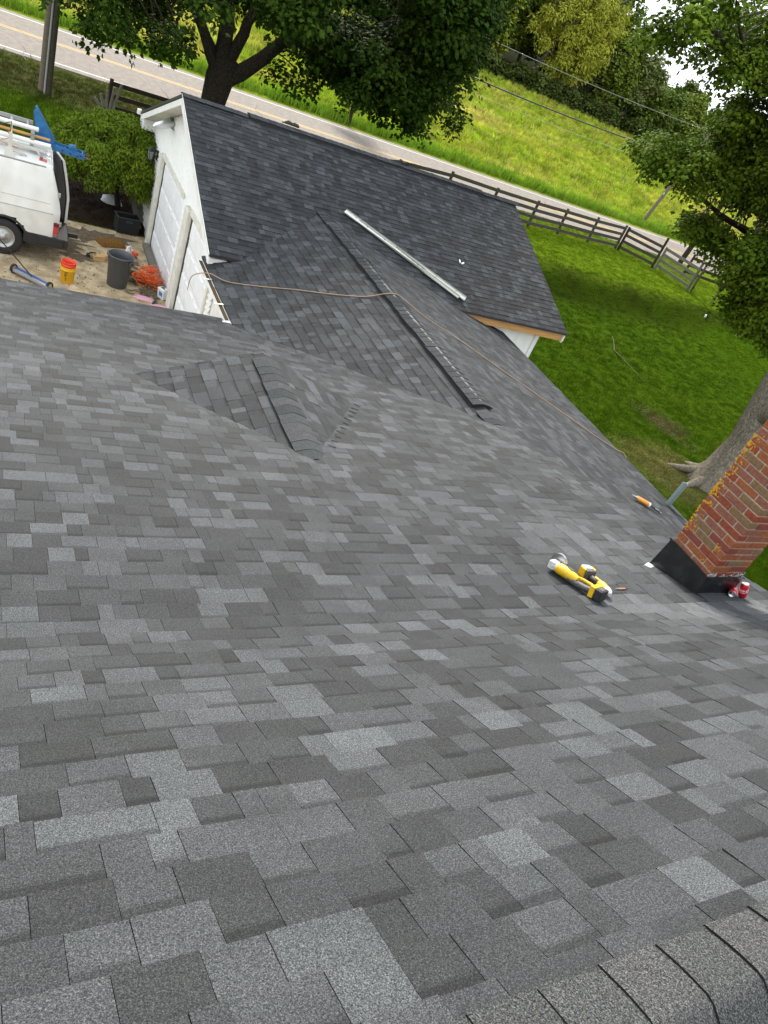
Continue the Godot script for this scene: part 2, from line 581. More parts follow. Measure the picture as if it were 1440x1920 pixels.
func make_profile():
	var y := 2.258; var z := -10.32
	var v := 0.0
	while v < V_TOP + 0.4:
		prof_y.append(y); prof_z.append(z)
		var a := deg_to_rad(lerp(14.04, 30.2, smooth(V_BREAK - 0.22, V_BREAK + 0.22, v)))
		y += sin(a) * PSTEP; z += cos(a) * PSTEP
		v += PSTEP

func main_map(u: float, v: float, h: float) -> Vector3:
	var f: float = clamp(v / PSTEP, 0.0, prof_y.size() - 2.0)
	var i := int(f)
	var t := f - i
	var y: float = lerp(prof_y[i], prof_y[i + 1], t)
	var z: float = lerp(prof_z[i], prof_z[i + 1], t)
	var d := Vector2(prof_y[i + 1] - prof_y[i], prof_z[i + 1] - prof_z[i]).normalized()
	var hh := h + 0.011 * noise_a.get_noise_2d(u * 1.6, v * 1.6)
	return Vector3(u, y + d.y * hh, z - d.x * hh)

func main_v(z: float) -> float:
	for i in prof_z.size():
		if prof_z[i] >= z:
			return i * PSTEP
	return V_TOP

# other roofs are planes: u along the eave, v up the slope
var wl_o := Vector3(3.34, 2.36, 0.0); var wl_t := 0.3327      # wing, slope towards the drive; u = -z
func wl_map(u: float, v: float, h: float) -> Vector3:
	var a := atan(wl_t)
	var hh := h + 0.008 * noise_a.get_noise_2d(u * 1.4 + 50.0, v * 1.4)
	return Vector3(wl_o.x + v * cos(a) - sin(a) * hh, wl_o.y + v * sin(a) + cos(a) * hh, -u)
func wr_map(u: float, v: float, h: float) -> Vector3:          # wing, slope towards the back lawn
	var a := atan(0.249)
	var hh := h + 0.008 * noise_a.get_noise_2d(u * 1.4 + 90.0, v * 1.4)
	return Vector3(10.12 - v * cos(a) + sin(a) * hh, 2.159 + v * sin(a) + cos(a) * hh, -u)
func gn_map(u: float, v: float, h: float) -> Vector3:          # garage, slope towards the house
	var a := atan(0.3327)
	var hh := h + 0.006 * noise_a.get_noise_2d(u * 1.4 + 130.0, v * 1.4)
	return Vector3(u, 2.556 + v * sin(a) + cos(a) * hh, -12.1 - v * cos(a) + sin(a) * hh)
func gf_map(u: float, v: float, h: float) -> Vector3:          # garage, slope towards the road
	var a := atan(0.3327)
	return Vector3(u, 2.556 + v * sin(a) + cos(a) * h, -20.9 + v * cos(a) - sin(a) * h)
const DT := 0.385
func dl_map(u: float, v: float, h: float) -> Vector3:          # small gable on the main roof, left face
	var a := atan(DT)
	return Vector3(2.60 - 1.30 + v * cos(a) - sin(a) * h, 3.655 - 1.30 * DT + v * sin(a) + cos(a) * h, -u)
func dr_map(u: float, v: float, h: float) -> Vector3:
	var a := atan(DT)
	return Vector3(2.60 + 1.30 - v * cos(a) + sin(a) * h, 3.655 - 1.30 * DT + v * sin(a) + cos(a) * h, -u)
func back_map(u: float, v: float, h: float) -> Vector3:        # main roof behind the camera
	var a := deg_to_rad(30.0)
	return Vector3(u, 5.555 - 3.0 * sin(a) + v * sin(a) + cos(a) * h, -0.11 + 3.0 * cos(a) - v * cos(a) + sin(a) * h)

func tone(u: float, v: float, dusty := 0.0) -> Color:
	# light and dark tabs come in drifts, as the bundles were laid
	var n := noise_a.get_noise_2d(u * 6.0 + 31.0, v * 9.0)
	var q: float = clamp(0.46 + 0.75 * n + rng.randfn(0.0, 0.20), 0.0, 1.0)
	if rng.randf() < 0.035: q = rr(0.85, 1.0)
	var k := (0.072 + 0.118 * pow(q, 1.5)) * (1.0 + 0.16 * noise_b.get_noise_2d(u * 4.0, v * 4.0))
	var c := Color(k, k * (1.018 + 0.03 * q), k * (1.045 + 0.045 * q))
	if dusty > 0.0: c = c.lerp(Color(0.34, 0.345, 0.35), dusty)
	return Color(c.r, c.g, c.b)

func tab_shape(st: SurfaceTool, map: Callable, poly: PackedVector2Array, v0: float, v1: float, hb: float, ht: float, col: Color):
	var top := []
	for p in poly:
		top.append(map.call(p.x, p.y, lerp(hb, ht, (p.y - v0) / (v1 - v0))))
	var idx := PackedInt32Array([0, 1, 2, 0, 2, 3]) if poly.size() == 4 else Geometry2D.triangulate_polygon(poly)
	for k in range(0, idx.size(), 3):
		for q in 3:
			var pp := poly[idx[k + q]]
			var tn := 1.0 + 0.26 * noise_a.get_noise_2d(pp.x * 14.0 + 7.0, pp.y * 14.0)
			st.set_color(Color(col.r * tn, col.g * tn, col.b * tn))
			st.set_uv(pp)
			st.add_vertex(top[idx[k + q]])
	st.set_color(Color(0.07, 0.07, 0.072))
	for i in poly.size():
		var j := (i + 1) % poly.size()
		if poly[i].y > v1 - 0.001 and poly[j].y > v1 - 0.001:
			continue
		var a: Vector3 = map.call(poly[i].x, poly[i].y, -0.003)
		var b: Vector3 = map.call(poly[j].x, poly[j].y, -0.003)
		for q in [[top[i], poly[i]], [top[j], poly[j]], [b, poly[j]], [top[i], poly[i]], [b, poly[j]], [a, poly[i]]]:
			st.set_uv(q[1]); st.add_vertex(q[0])

func rect_poly(a: float, b: float, c: float, d: float) -> PackedVector2Array:
	return PackedVector2Array([Vector2(a, c), Vector2(b, c), Vector2(b, d), Vector2(a, d)])

func no_dust(_u: float, _v: float) -> float: return 0.0

func shingle_course_fill(roof: Node, map: Callable, area: PackedVector2Array, store: Array, dust: Callable = no_dust, e := SHINGLE, shade := 1.0, first := 0.0):
	var lo := area[0]; var hi := area[0]
	for p in area:
		lo = Vector2(min(lo.x, p.x), min(lo.y, p.y)); hi = Vector2(max(hi.x, p.x), max(hi.y, p.y))
	var v := lo.y - first
	while v < hi.y - 0.004:
		var v1 := v + e
		var u := lo.x - rr(0.0, 0.3)
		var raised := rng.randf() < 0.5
		while u < hi.x:
			var w := rr(0.065, 0.205)
			if rng.randf() < 0.09: w += 0.10
			var pl := rect_poly(u + 0.0008, u + w - 0.0008, v + rr(-0.0025, 0.0025), v1)
			var hit := Geometry2D.intersect_polygons(pl, area)
			for h in hit:
				var mid := Vector2((u + w * 0.5), v + e * 0.5)
				var d: float = dust.call(mid.x, mid.y)
				var c := tone(mid.x, mid.y, d) * shade
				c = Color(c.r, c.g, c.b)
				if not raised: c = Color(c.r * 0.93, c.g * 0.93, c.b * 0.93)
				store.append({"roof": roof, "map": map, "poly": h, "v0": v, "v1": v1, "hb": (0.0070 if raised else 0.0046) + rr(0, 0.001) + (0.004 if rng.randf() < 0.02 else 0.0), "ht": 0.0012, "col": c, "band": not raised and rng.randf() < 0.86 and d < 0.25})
			u += w
			raised = not raised if rng.randf() < 0.86 else raised
		v = v1

func emit_tab(st: SurfaceTool, t: Dictionary):
	if t.band:
		# laminated shingles carry a printed band of black granules along the head of each recess
		var wdt := 0.024 + 0.012 * fmod(absf(t.col.r) * 9973.0, 1.0)
		var k: Color = t.col
		var cuts := [t.v0 - 1.0, t.v1 - wdt - 0.009, t.v1 - wdt, t.v1 + 1.0]
		var dens := [1.0, 0.80, 0.56]
		for i in 3:
			for p in Geometry2D.intersect_polygons(t.poly, rect_poly(-50, 50, cuts[i], cuts[i + 1])):
				tab_shape(st, t.map, p, t.v0, t.v1, t.hb, t.ht, Color(k.r * dens[i], k.g * dens[i], k.b * dens[i]))
	else:
		tab_shape(st, t.map, t.poly, t.v0, t.v1, t.hb, t.ht, t.col)

func seen_size(p: Vector3) -> float:
	var c := cam.transform.affine_inverse() * p
	if c.z > -0.2: return 0.0
	var f := 1.0 / tan(deg_to_rad(35.3))
	var s := Vector2(c.x / -c.z * f / 0.75, c.y / -c.z * f)
	if absf(s.x) > 1.02 or absf(s.y) > 1.02: return 0.0
	return 1.0 / c.length_squared()

func settle_shingles():
	for store in [tabs_house, tabs_garage]:
		var order := []
		for i in store.size():
			var t: Dictionary = store[i]
			var c := Vector2.ZERO
			for p in t.poly: c += p
			c /= t.poly.size()
			var p3: Vector3 = t.map.call(c.x, c.y, 0.0)
			var n: Vector3 = (t.map.call(c.x, c.y, 0.1) - p3).normalized()
			var facing: float = max(0.0, n.dot((EYE - p3).normalized()))
			order.append([seen_size(p3) * facing * t.poly.size() / 4.0, i])
		order.sort_custom(func(a, b): return a[0] > b[0])
		var fields := {}
		for k in order.size():
			var t: Dictionary = store[order[k][1]]
			if k < 300 and order[k][0] > 0.0 and t.poly.size() == 4:
				var st := start()
				emit_tab(st, t)
				obj("shingle", st, mats.granule, t.roof)
			else:
				if not fields.has(t.roof): fields[t.roof] = start()
				emit_tab(fields[t.roof], t)
		for r in fields:
			kind(obj("shingle_field", fields[r], mats.granule, r), "stuff")

func deck(called: String, map: Callable, area: PackedVector2Array, m: Material, parent: Node, thick := 0.045, vs := 1) -> MeshInstance3D:
	var st := start()
	if vs > 1:
		# follow a bent profile
		var lo := area[0]; var hi := area[0]
		for p in area:
			lo = Vector2(min(lo.x, p.x), min(lo.y, p.y)); hi = Vector2(max(hi.x, p.x), max(hi.y, p.y))
		for i in vs:
			var a: float = lerp(lo.y, hi.y, float(i) / vs); var b: float = lerp(lo.y, hi.y, float(i + 1) / vs)
			for pl in Geometry2D.intersect_polygons(area, rect_poly(-60, 60, a, b)):
				prism(st, pl, map, -thick, -0.012)
	else:
		prism(st, area, map, -thick, -0.006)
	return obj(called, st, m, parent)

func cap_mesh(half_l: float, half_r: float, slope_l: float, slope_r: float, length: float, col: Color, lift_b: float) -> ArrayMesh:
	# one ridge cap: a shingle piece bent over the ridge; runs along +z, butt end at z = 0 standing proud
	var st := start()
	var n := 14
	var line := func(k: int, lift: float) -> Vector3:
		var s: float = lerp(-half_l, half_r, float(k) / n)
		var y := -absf(s) * (slope_l if s < 0 else slope_r)
		y -= 0.010 * exp(-s * s / 0.0024)
		return Vector3(s, y + 0.012 + lift, 0.0)
	for k in n:
		var a: Vector3 = line.call(k, lift_b); var b: Vector3 = line.call(k + 1, lift_b)
		var c: Vector3 = line.call(k + 1, 0.004); var d: Vector3 = line.call(k, 0.004)
		var ze := Vector3(0, 0, length)
		st.set_smooth_group(0)
		st.set_color(col)
		for q in [[a, 0], [b, 0], [c + ze, 1], [a, 0], [c + ze, 1], [d + ze, 1]]:
			st.set_uv(Vector2(q[0].x + col.r * 40.0, q[1] * length)); st.add_vertex(q[0])
		st.set_smooth_group(-1)
		st.set_color(Color(0.075, 0.075, 0.077))
		st.set_uv(Vector2.ZERO)
		var a2: Vector3 = line.call(k, 0.004); var b2: Vector3 = line.call(k + 1, 0.004)
		quad(st, a2, b2, b, a)
	for s in [0, n]:
		var a: Vector3 = line.call(s, lift_b); var d: Vector3 = line.call(s, 0.004)
		var a2: Vector3 = line.call(s, -0.004)
		st.set_uv(Vector2.ZERO)
		quad(st, a, d + Vector3(0, 0, length), a2 + Vector3(0, 0, length), a2)
	return finish(st)

func lay_caps(parent: Node, from: Vector3, to: Vector3, hl: float, hr: float, sl: float, sr: float, exposure := 0.15, cols := [], lift_b := 0.0095):
	# caps are laid from `from` towards `to`; the butt of each shows towards `from`
	var dir := (to - from).normalized()
	var side := Vector3.UP.cross(dir).normalized()
	var up := dir.cross(side).normalized()
	if cols.is_empty():
		cols = [Color(0.172, 0.174, 0.176), Color(0.192, 0.193, 0.194), Color(0.156, 0.158, 0.160), Color(0.205, 0.206, 0.206)]
	var kinds := []
	for c in cols:
		for vary in 2:
			kinds.append(cap_mesh(hl * rr(0.96, 1.05), hr * rr(0.96, 1.05), sl, sr, exposure + 0.055, c, lift_b * rr(0.85, 1.25)))
	var n := int((to - from).length() / exposure)
	for i in n:
		var o := part("ridge_cap", kinds[rng.randi() % kinds.size()], mats.granule_cap, parent)
		var tw := rr(-0.022, 0.022)
		o.transform = Transform3D(Basis(side, up, dir).rotated(up, tw), from + dir * (exposure * i + rr(-0.006, 0.006)) + Vector3(0, rr(0, 0.003), 0))

func build_house():
	make_profile()
	var house := thing("house", "low white house with grey shingled roofs stepping down from the ridge", "house")
	var fascia_dark: Material = mat("drip_edge", lin(0.03, 0.03, 0.032), 0.5)
	# main roof
	var main_area := PackedVector2Array([Vector2(-3.2, 0), Vector2(3.28, 0), Vector2(3.34, main_v(-9.89)), Vector2(5.9, main_v(-6.49)), Vector2(5.97, main_v(-6.49)), Vector2(5.97, V_TOP), Vector2(-3.2, V_TOP)])
	var main_roof := deck("main_roof", main_map, main_area, mats.asphalt_edge, house, 0.06, 150)
	var dust := func(u: float, v: float) -> float:
		var p := main_map(u, v, 0.0)
		var d := Vector2((p.x - 5.0) / 0.95, (p.z + 2.26) / 0.26).length()
		var d2 := Vector2((p.x - 4.2) / 0.45, (p.z + 2.42) / 0.22).length()
		var d3 := Vector2((p.x - 4.6) / 0.75, (p.z + 3.3) / 0.75).length()
		var k: float = max(max(0.85 * smooth(1.3, 0.3, d), 0.65 * smooth(1.2, 0.4, d2)), 0.42 * smooth(1.3, 0.3, d3))
		return k * rr(0.4, 1.1) if k > 0.02 else 0.0
	shingle_course_fill(main_roof, main_map, main_area, tabs_house, dust)
	# rake boards and eave trim
	var st := start()
	for i in 30:
		var a := V_TOP * i / 30.0; var b := V_TOP * (i + 1) / 30.0
		if b < main_v(-6.9): continue
		var p := main_map(5.955, a, -0.07); var q := main_map(5.955, b, -0.07)
		box_between(st, p + Vector3(0, -0.06, 0), q + Vector3(0, -0.06, 0), 0.17, 0.03)
	obj("rake_board", st, mats.white_paint, main_roof)
	st = start()
	box_between(st, main_map(-3.2, 0.02, -0.07) + Vector3(0, -0.05, 0), main_map(3.28, 0.02, -0.07) + Vector3(0, -0.05, 0), 0.14, 0.03)
	obj("fascia_board", st, mats.white_paint, main_roof)
	st = start()
	box_between(st, main_map(-3.2, -0.012, -0.02), main_map(3.29, -0.012, -0.02), 0.03, 0.012)
	obj("drip_edge", st, fascia_dark, main_roof)
	# the slope behind the ridge
	var back_area := rect_poly(-3.2, 5.97, 0.0, 3.0)
	var back := deck("back_roof", back_map, back_area, mats.asphalt_edge, house)
	shingle_course_fill(back, back_map, rect_poly(-3.2, 5.97, 1.3, 3.0), tabs_house)
	var back_low := start()
	prism(back_low, rect_poly(-3.2, 5.97, 0.0, 1.3), back_map, -0.006, 0.003)
	obj("underlay", back_low, mats.asphalt_edge, back)
	lay_caps(main_roof, Vector3(-3.18, 5.567, -0.115), Vector3(5.95, 5.567, -0.115), 0.15, 0.138, 0.577, 0.577, 0.176, [Color(0.168, 0.167, 0.164), Color(0.186, 0.184, 0.180), Color(0.154, 0.153, 0.151)], 0.0110)
	# walls
	st = start()
	plain_box(st, Vector3(1.28, 1.05, -3.9), Vector3(8.9, 2.1, 11.8))
	prism(st, PackedVector2Array([Vector2(-9.8, 2.1), Vector2(1.9, 2.1), Vector2(1.9, 4.15), Vector2(-0.11, 5.3), Vector2(-2.37, 3.98)]), flat_zy, -3.1, 5.72)
	obj("wall", st, mats.white_paint, house)
	# wing
	var wing := deck("wing_roof", wl_map, PackedVector2Array([Vector2(9.9, 0), Vector2(12.45, 0), Vector2(12.45, 0.60), Vector2(12.1, 0.62), Vector2(14.07, 2.698), Vector2(6.49, 2.698)]), mats.asphalt_edge, house)
	var dust2 := func(u: float, v: float) -> float:
		var d := Vector2((u - 9.2) / 1.1, (v - 1.9) / 0.35).length()
		var d2 := Vector2((u - 13.0) / 0.9, (v - 2.3) / 0.35).length()
		return max(0.22 * smooth(1.2, 0.2, d), 0.12 * smooth(1.1, 0.2, d2)) * rr(0.1, 1.2)
	shingle_course_fill(wing, wl_map, PackedVector2Array([Vector2(9.9, 0), Vector2(12.45, 0), Vector2(12.45, 0.60), Vector2(12.1, 0.62), Vector2(14.07, 2.698), Vector2(6.49, 2.698)]), tabs_house, dust2)
	var ra := PackedVector2Array([Vector2(5.0, 0), Vector2(12.45, 0), Vector2(12.45, 1.638), Vector2(12.1, 1.638), Vector2(14.07, 4.349), Vector2(5.0, 4.349)])
	var wing_r := deck("wing_lawn_roof", wr_map, ra, mats.asphalt_edge, house)
	shingle_course_fill(wing_r, wr_map, ra, tabs_house)
	st = start()
	box_between(st, Vector3(10.02, 2.08, -5.02), Vector3(10.02, 2.08, -12.45), 0.14, 0.03)
	obj("fascia_board", st, mats.white_paint, wing_r)
	st = start()
	box_between(st, Vector3(10.105, 2.128, -5.02), Vector3(10.105, 2.128, -12.45), 0.03, 0.012)
	obj("drip_edge", st, fascia_dark, wing_r)
	st = start()
	box(st, Vector3(10.22, 2.05, -6.02), Vector3(0.5, 0.014, 0.30), Basis.from_euler(Vector3(0, 0.25, -0.2)))
	obj("sheathing_board", st, mats.osb, wing_r)
	st = start()
	plain_box(st, Vector3(6.8, 1.0, -8.8), Vector3(6.2, 2.0, 7.2))
	prism(st, PackedVector2Array([Vector2(3.75, 2.0), Vector2(9.9, 2.0), Vector2(9.9, 2.08), Vector2(5.9, 3.06), Vector2(3.75, 2.35)]), flat_xy, -12.4, -5.2)
	obj("wing_wall", st, mats.white_paint, house)
	# ridge of the wing: a raised vent strip under the caps for most of its length
	st = start()
	prism(st, PackedVector2Array([Vector2(-0.16, -0.052), Vector2(0.0, 0.0), Vector2(0.17, -0.042), Vector2(0.17, -0.014), Vector2(0.0, 0.028), Vector2(-0.16, -0.024)]), func(x, y, t): return Vector3(5.9 + x, 3.222 + y, t), -13.35, -6.95)
	var vent := obj("ridge_vent", st, mats.black_plastic, wing)
	vent.set_meta("label", "black plastic ridge vent strip under the caps")
	lay_caps(wing, Vector3(5.9, 3.238, -6.93), Vector3(5.9, 3.238, -13.3), 0.165, 0.165, 0.30, 0.24, 0.143)
	lay_caps(wing, Vector3(5.9, 3.212, -6.36), Vector3(5.9, 3.212, -6.93), 0.16, 0.16, 0.32, 0.25, 0.143)
	lay_caps(wing, Vector3(5.9, 3.212, -13.36), Vector3(5.9, 3.212, -13.95), 0.16, 0.16, 0.32, 0.25, 0.143)
	# the small gable that dies into the main roof
	var dl := 1.30 / cos(atan(DT))
	var gv := func(x: float) -> float:   # depth at which the gable face at height y meets the main roof
		return -(( (3.655 - absf(x) * DT) - 4.833) / 0.25)
	var ga := PackedVector2Array([Vector2(6.62, 0), Vector2(6.62, dl), Vector2(gv.call(0.0), dl), Vector2(gv.call(1.30), 0)])
	var gable := deck("gable_roof", dl_map, ga, mats.asphalt_edge, house, 0.03)
	shingle_course_fill(gable, dl_map, ga, tabs_house)
	shingle_course_fill(gable, dr_map, ga, tabs_house)
	st = start()
	prism(st, ga, dr_map, -0.03, -0.006)
	obj("gable_deck", st, mats.asphalt_edge, gable)
	st = start()
	prism(st, PackedVector2Array([Vector2(1.36, 3.16), Vector2(3.84, 3.16), Vector2(2.6, 3.63)]), flat_xy, -6.57, -6.54)
	obj("gable_wall", st, mats.white_paint, gable)
	lay_caps(gable, Vector3(2.60, 3.664, -4.72), Vector3(2.60, 3.664, -6.55), 0.14, 0.14, 0.385, 0.385, 0.143, [], 0.007)
	# cut edge of the valley beside it: lifted shingle corners
	for k in 11:
		var t := (k + 0.5) / 11.0
		var x: float = lerp(2.80, 3.85, t)
		var z: float = -float(gv.call(x - 2.60)) + 0.02
		st = start()
		box(st, main_map(x + 0.05, main_v(z), 0.012), Vector3(0.011, 0.004, rr(0.06, 0.12)), Basis.from_euler(Vector3(-0.24, 0.55 + rr(-0.15, 0.15), 0)))
		obj("shingle_corner", st, mats.asphalt_edge, gable)
	# old gutter end and debris board at the inner corner
	st = start()
	box_between(st, Vector3(3.27, 2.28, -9.95), Vector3(3.27, 2.30, -12.35), 0.05, 0.012)
	obj("gutter", st, mats.white_paint, house)
	st = start()
	box_between(st, Vector3(3.30, 2.325, -10.02), Vector3(3.30, 2.335, -12.3), 0.012, 0.055)
	obj("gutter_debris", st, textured("leaf_litter", noise_tex(62, 0.1, lin(0.03, 0.02, 0.012), lin(0.16, 0.12, 0.07), 256, 4), 1.5, 1.0), house)
	for zz in [-10.6, -11.5]:
		st = start()
		box_between(st, Vector3(3.20, 2.35, zz), Vector3(3.40, 2.36, zz - 0.02), 0.012, 0.03)
		obj("gutter_strap", st, mats.aluminium, house)
	st = start()
	box(st, Vector3(3.20, 2.22, -10.02), Vector3(0.34, 0.05, 0.16), Basis(Vector3.UP, -0.1))
	box(st, Vector3(3.30, 2.29, -10.06), Vector3(0.16, 0.09, 0.10), Basis(Vector3.UP, 0.3))
	obj("gutter_end_piece", st, mats.cream_paint, house)

func build_chimney():
	var house := get_node("house")
	var S := 0.42
	var cx := 5.0 + S / 2; var cz := -2.559 - S / 2
	var y0 := 4.10; var y1 := 6.0
	var root := Node3D.new()
	root.name = "chimney"
	house.add_child(root)
	root.set_meta("label", "square red and brown brick chimney with orange lichen")
	var st := start()
	plain_box(st, Vector3(cx, (y0 + y1) / 2, cz), Vector3(S - 0.014, y1 - y0, S - 0.014))
	obj("mortar_core", st, textured("mortar", noise_tex(71, 0.05, lin(0.22, 0.175, 0.135), lin(0.52, 0.43, 0.34), 256, 5), 3.0, 0.95), root)
	var bricks := []
	for c in [[lin(0.19, 0.048, 0.028), lin(0.32, 0.092, 0.052)], [lin(0.17, 0.050, 0.038), lin(0.26, 0.082, 0.060)], [lin(0.16, 0.100, 0.052), lin(0.26, 0.165, 0.088)], [lin(0.23, 0.074, 0.034), lin(0.36, 0.13, 0.06)], [lin(0.20, 0.080, 0.052), lin(0.30, 0.128, 0.084)]]:
		bricks.append(textured("brick%d" % bricks.size(), noise_tex(72 + bricks.size(), 0.035, c[0], c[1], 256, 6), 3.0, 0.93, noise_tex(82, 0.2, Color.BLACK, Color.WHITE, 256, 3, 6.0), 0.8))
	var full := start(); box(full, Vector3.ZERO, Vector3(0.2035, 0.0555, 0.098)); var full_m := finish(full)
	var c := 0.0639
	var rows := int((y1 - y0) / c)
	for r in rows:
		var y := y0 + c * (r + 0.5)
		var spots := []
		for s in [-1.0, 1.0]:
			if r % 2 == 0:   # two stretchers on the x faces, one between them on the z faces
				for t in [-1.0, 1.0]:
					spots.append([Vector3(cx + s * (S / 2 - 0.049), y, cz + t * 0.1068), PI / 2])
				spots.append([Vector3(cx, y, cz + s * (S / 2 - 0.049)), 0.0])
			else:
				for t in [-1.0, 1.0]:
					spots.append([Vector3(cx + t * 0.1068, y, cz + s * (S / 2 - 0.049)), 0.0])
				spots.append([Vector3(cx + s * (S / 2 - 0.049), y, cz), PI / 2])
		for sp in spots:
			var o := part("brick", full_m, bricks[[0, 0, 1, 3, 2, 3, 4, 4][rng.randi() % 8]], root)
			o.transform = Transform3D(Basis(Vector3.UP, sp[1] + rr(-0.012, 0.012)), sp[0] + Vector3(rr(-0.0035, 0.0035), rr(-0.002, 0.002), rr(-0.0035, 0.0035)))
	# lichen: small crusty rosettes along the far left corner and a few on the face
	var li := start()
	var clumps := []
	for k in 300:
		var t := rng.randf()
		clumps.append([y0 + 0.42 + 0.95 * t, pow(rng.randf(), 2.2) * 0.085, 0.003 + rng.randf() * 0.009])
	for k in 34: clumps.append([y0 + 0.50 + rr(-0.03, 0.03), 0.335 + rr(-0.03, 0.03), rr(0.003, 0.008)])
	for k in 12: clumps.append([y0 + 0.345 + rr(-0.012, 0.012), 0.30 + rr(-0.015, 0.015), rr(0.003, 0.006)])
	for q in clumps:
		if noise_a.get_noise_2d(q[0] * 40.0, q[1] * 40.0) < -0.12: continue
		var p := Vector3(cx - S / 2 - 0.0005, q[0], cz - S / 2 + q[1])
		var ring := []
		for j in 7:
			var a := TAU * j / 7
			ring.append(p + Vector3(-0.0006, sin(a), cos(a) * 1.0) * q[2] * rr(0.6, 1.2) + Vector3(-0.0006, 0, 0))
		for j in 7:
			tri(li, p + Vector3(-0.003, 0, 0), ring[j], ring[(j + 1) % 7])
	kind(obj("lichen", li, textured("lichen", noise_tex(90, 0.1, lin(0.42, 0.19, 0.012), lin(0.62, 0.34, 0.03), 128, 3), 6.0, 0.95), root), "stuff")
	# white mortar smears above the flashing
	var sm := start()
	for q in [[0.36, 0.02], [0.40, 0.035], [0.30, 0.012], [0.26, 0.015], [0.05, 0.02], [0.02, 0.018], [0.16, 0.010]]:
		var p := Vector3(cx - S / 2 + q[0], 4.375 + q[1], cz + S / 2 + 0.0025)
		for j in 5:
			var a := p + Vector3(rr(-0.03, 0.03), rr(-0.012, 0.012), 0)
			tri(sm, a + Vector3(-0.016, -0.01, 0), a + Vector3(0.018, -0.008, 0), a + Vector3(rr(-0.01, 0.01), 0.014, 0))
	kind(obj("mortar_smear", sm, mat("smear", lin(0.72, 0.70, 0.66), 0.9), root), "stuff")
	# black step flashing wrapped round the base
	var zf := cz + S / 2 + 0.012; var zb := cz - S / 2 - 0.012; var xl := cx - S / 2 - 0.012; var xr := cx + S / 2 + 0.012
	var top := 4.378
	var roofy := func(z: float) -> float: return 4.833 + 0.25 * z + 0.012
	st = start()
	prism(st, PackedVector2Array([Vector2(zb - 0.03, roofy.call(zb - 0.03) - 0.03), Vector2(zf, roofy.call(zf) - 0.03), Vector2(zf, top), Vector2(zb, top)]), flat_zy, xl - 0.004, xl + 0.004)
	obj("side_flashing", st, mats.metal_black, root)
	st = start()
	prism(st, PackedVector2Array([Vector2(zb, roofy.call(zb) - 0.03), Vector2(zf, roofy.call(zf) - 0.03), Vector2(zf, top), Vector2(zb, top)]), flat_zy, xr - 0.004, xr + 0.004)
	obj("side_flashing", st, mats.metal_black, root)
	st = start()
	plain_box(st, Vector3(cx, (top + 4.1) / 2 + 0.003, zf), Vector3(S + 0.034, top - 4.1, 0.008))
	plain_box(st, Vector3(cx, (top + 4.0) / 2 + 0.002, zb), Vector3(S + 0.03, top - 4.0, 0.008))
	plain_box(st, Vector3(cx, top + 0.004, zf + 0.004), Vector3(S + 0.05, 0.012, 0.012))
	plain_box(st, Vector3(xl - 0.004, top + 0.004, cz), Vector3(0.012, 0.012, S + 0.05))
	obj("front_flashing", st, mats.metal_black, root)
	st = start()
	prism(st, PackedVector2Array([Vector2(xl - 0.02, zf - 0.01), Vector2(xr + 0.03, zf - 0.01), Vector2(xr + 0.10, zf + 0.085), Vector2(xl + 0.04, zf + 0.12)]), func(x, z, t): return Vector3(x, 4.833 + 0.25 * z + t, z), 0.002, 0.013)
	obj("apron_flashing", st, mats.metal_black, root)
	st = start()
	prism(st, PackedVector2Array([Vector2(xl - 0.13, zb + 0.02), Vector2(xl - 0.02, zb - 0.03), Vector2(xl - 0.008, zb + 0.03), Vector2(xl - 0.08, zb + 0.055)]), func(x, z, t): return Vector3(x, 4.833 + 0.25 * z + t, z), 0.004, 0.0125)
	obj("flashing_tab", st, mat("pale_metal", lin(0.55, 0.55, 0.54), 0.5), root)

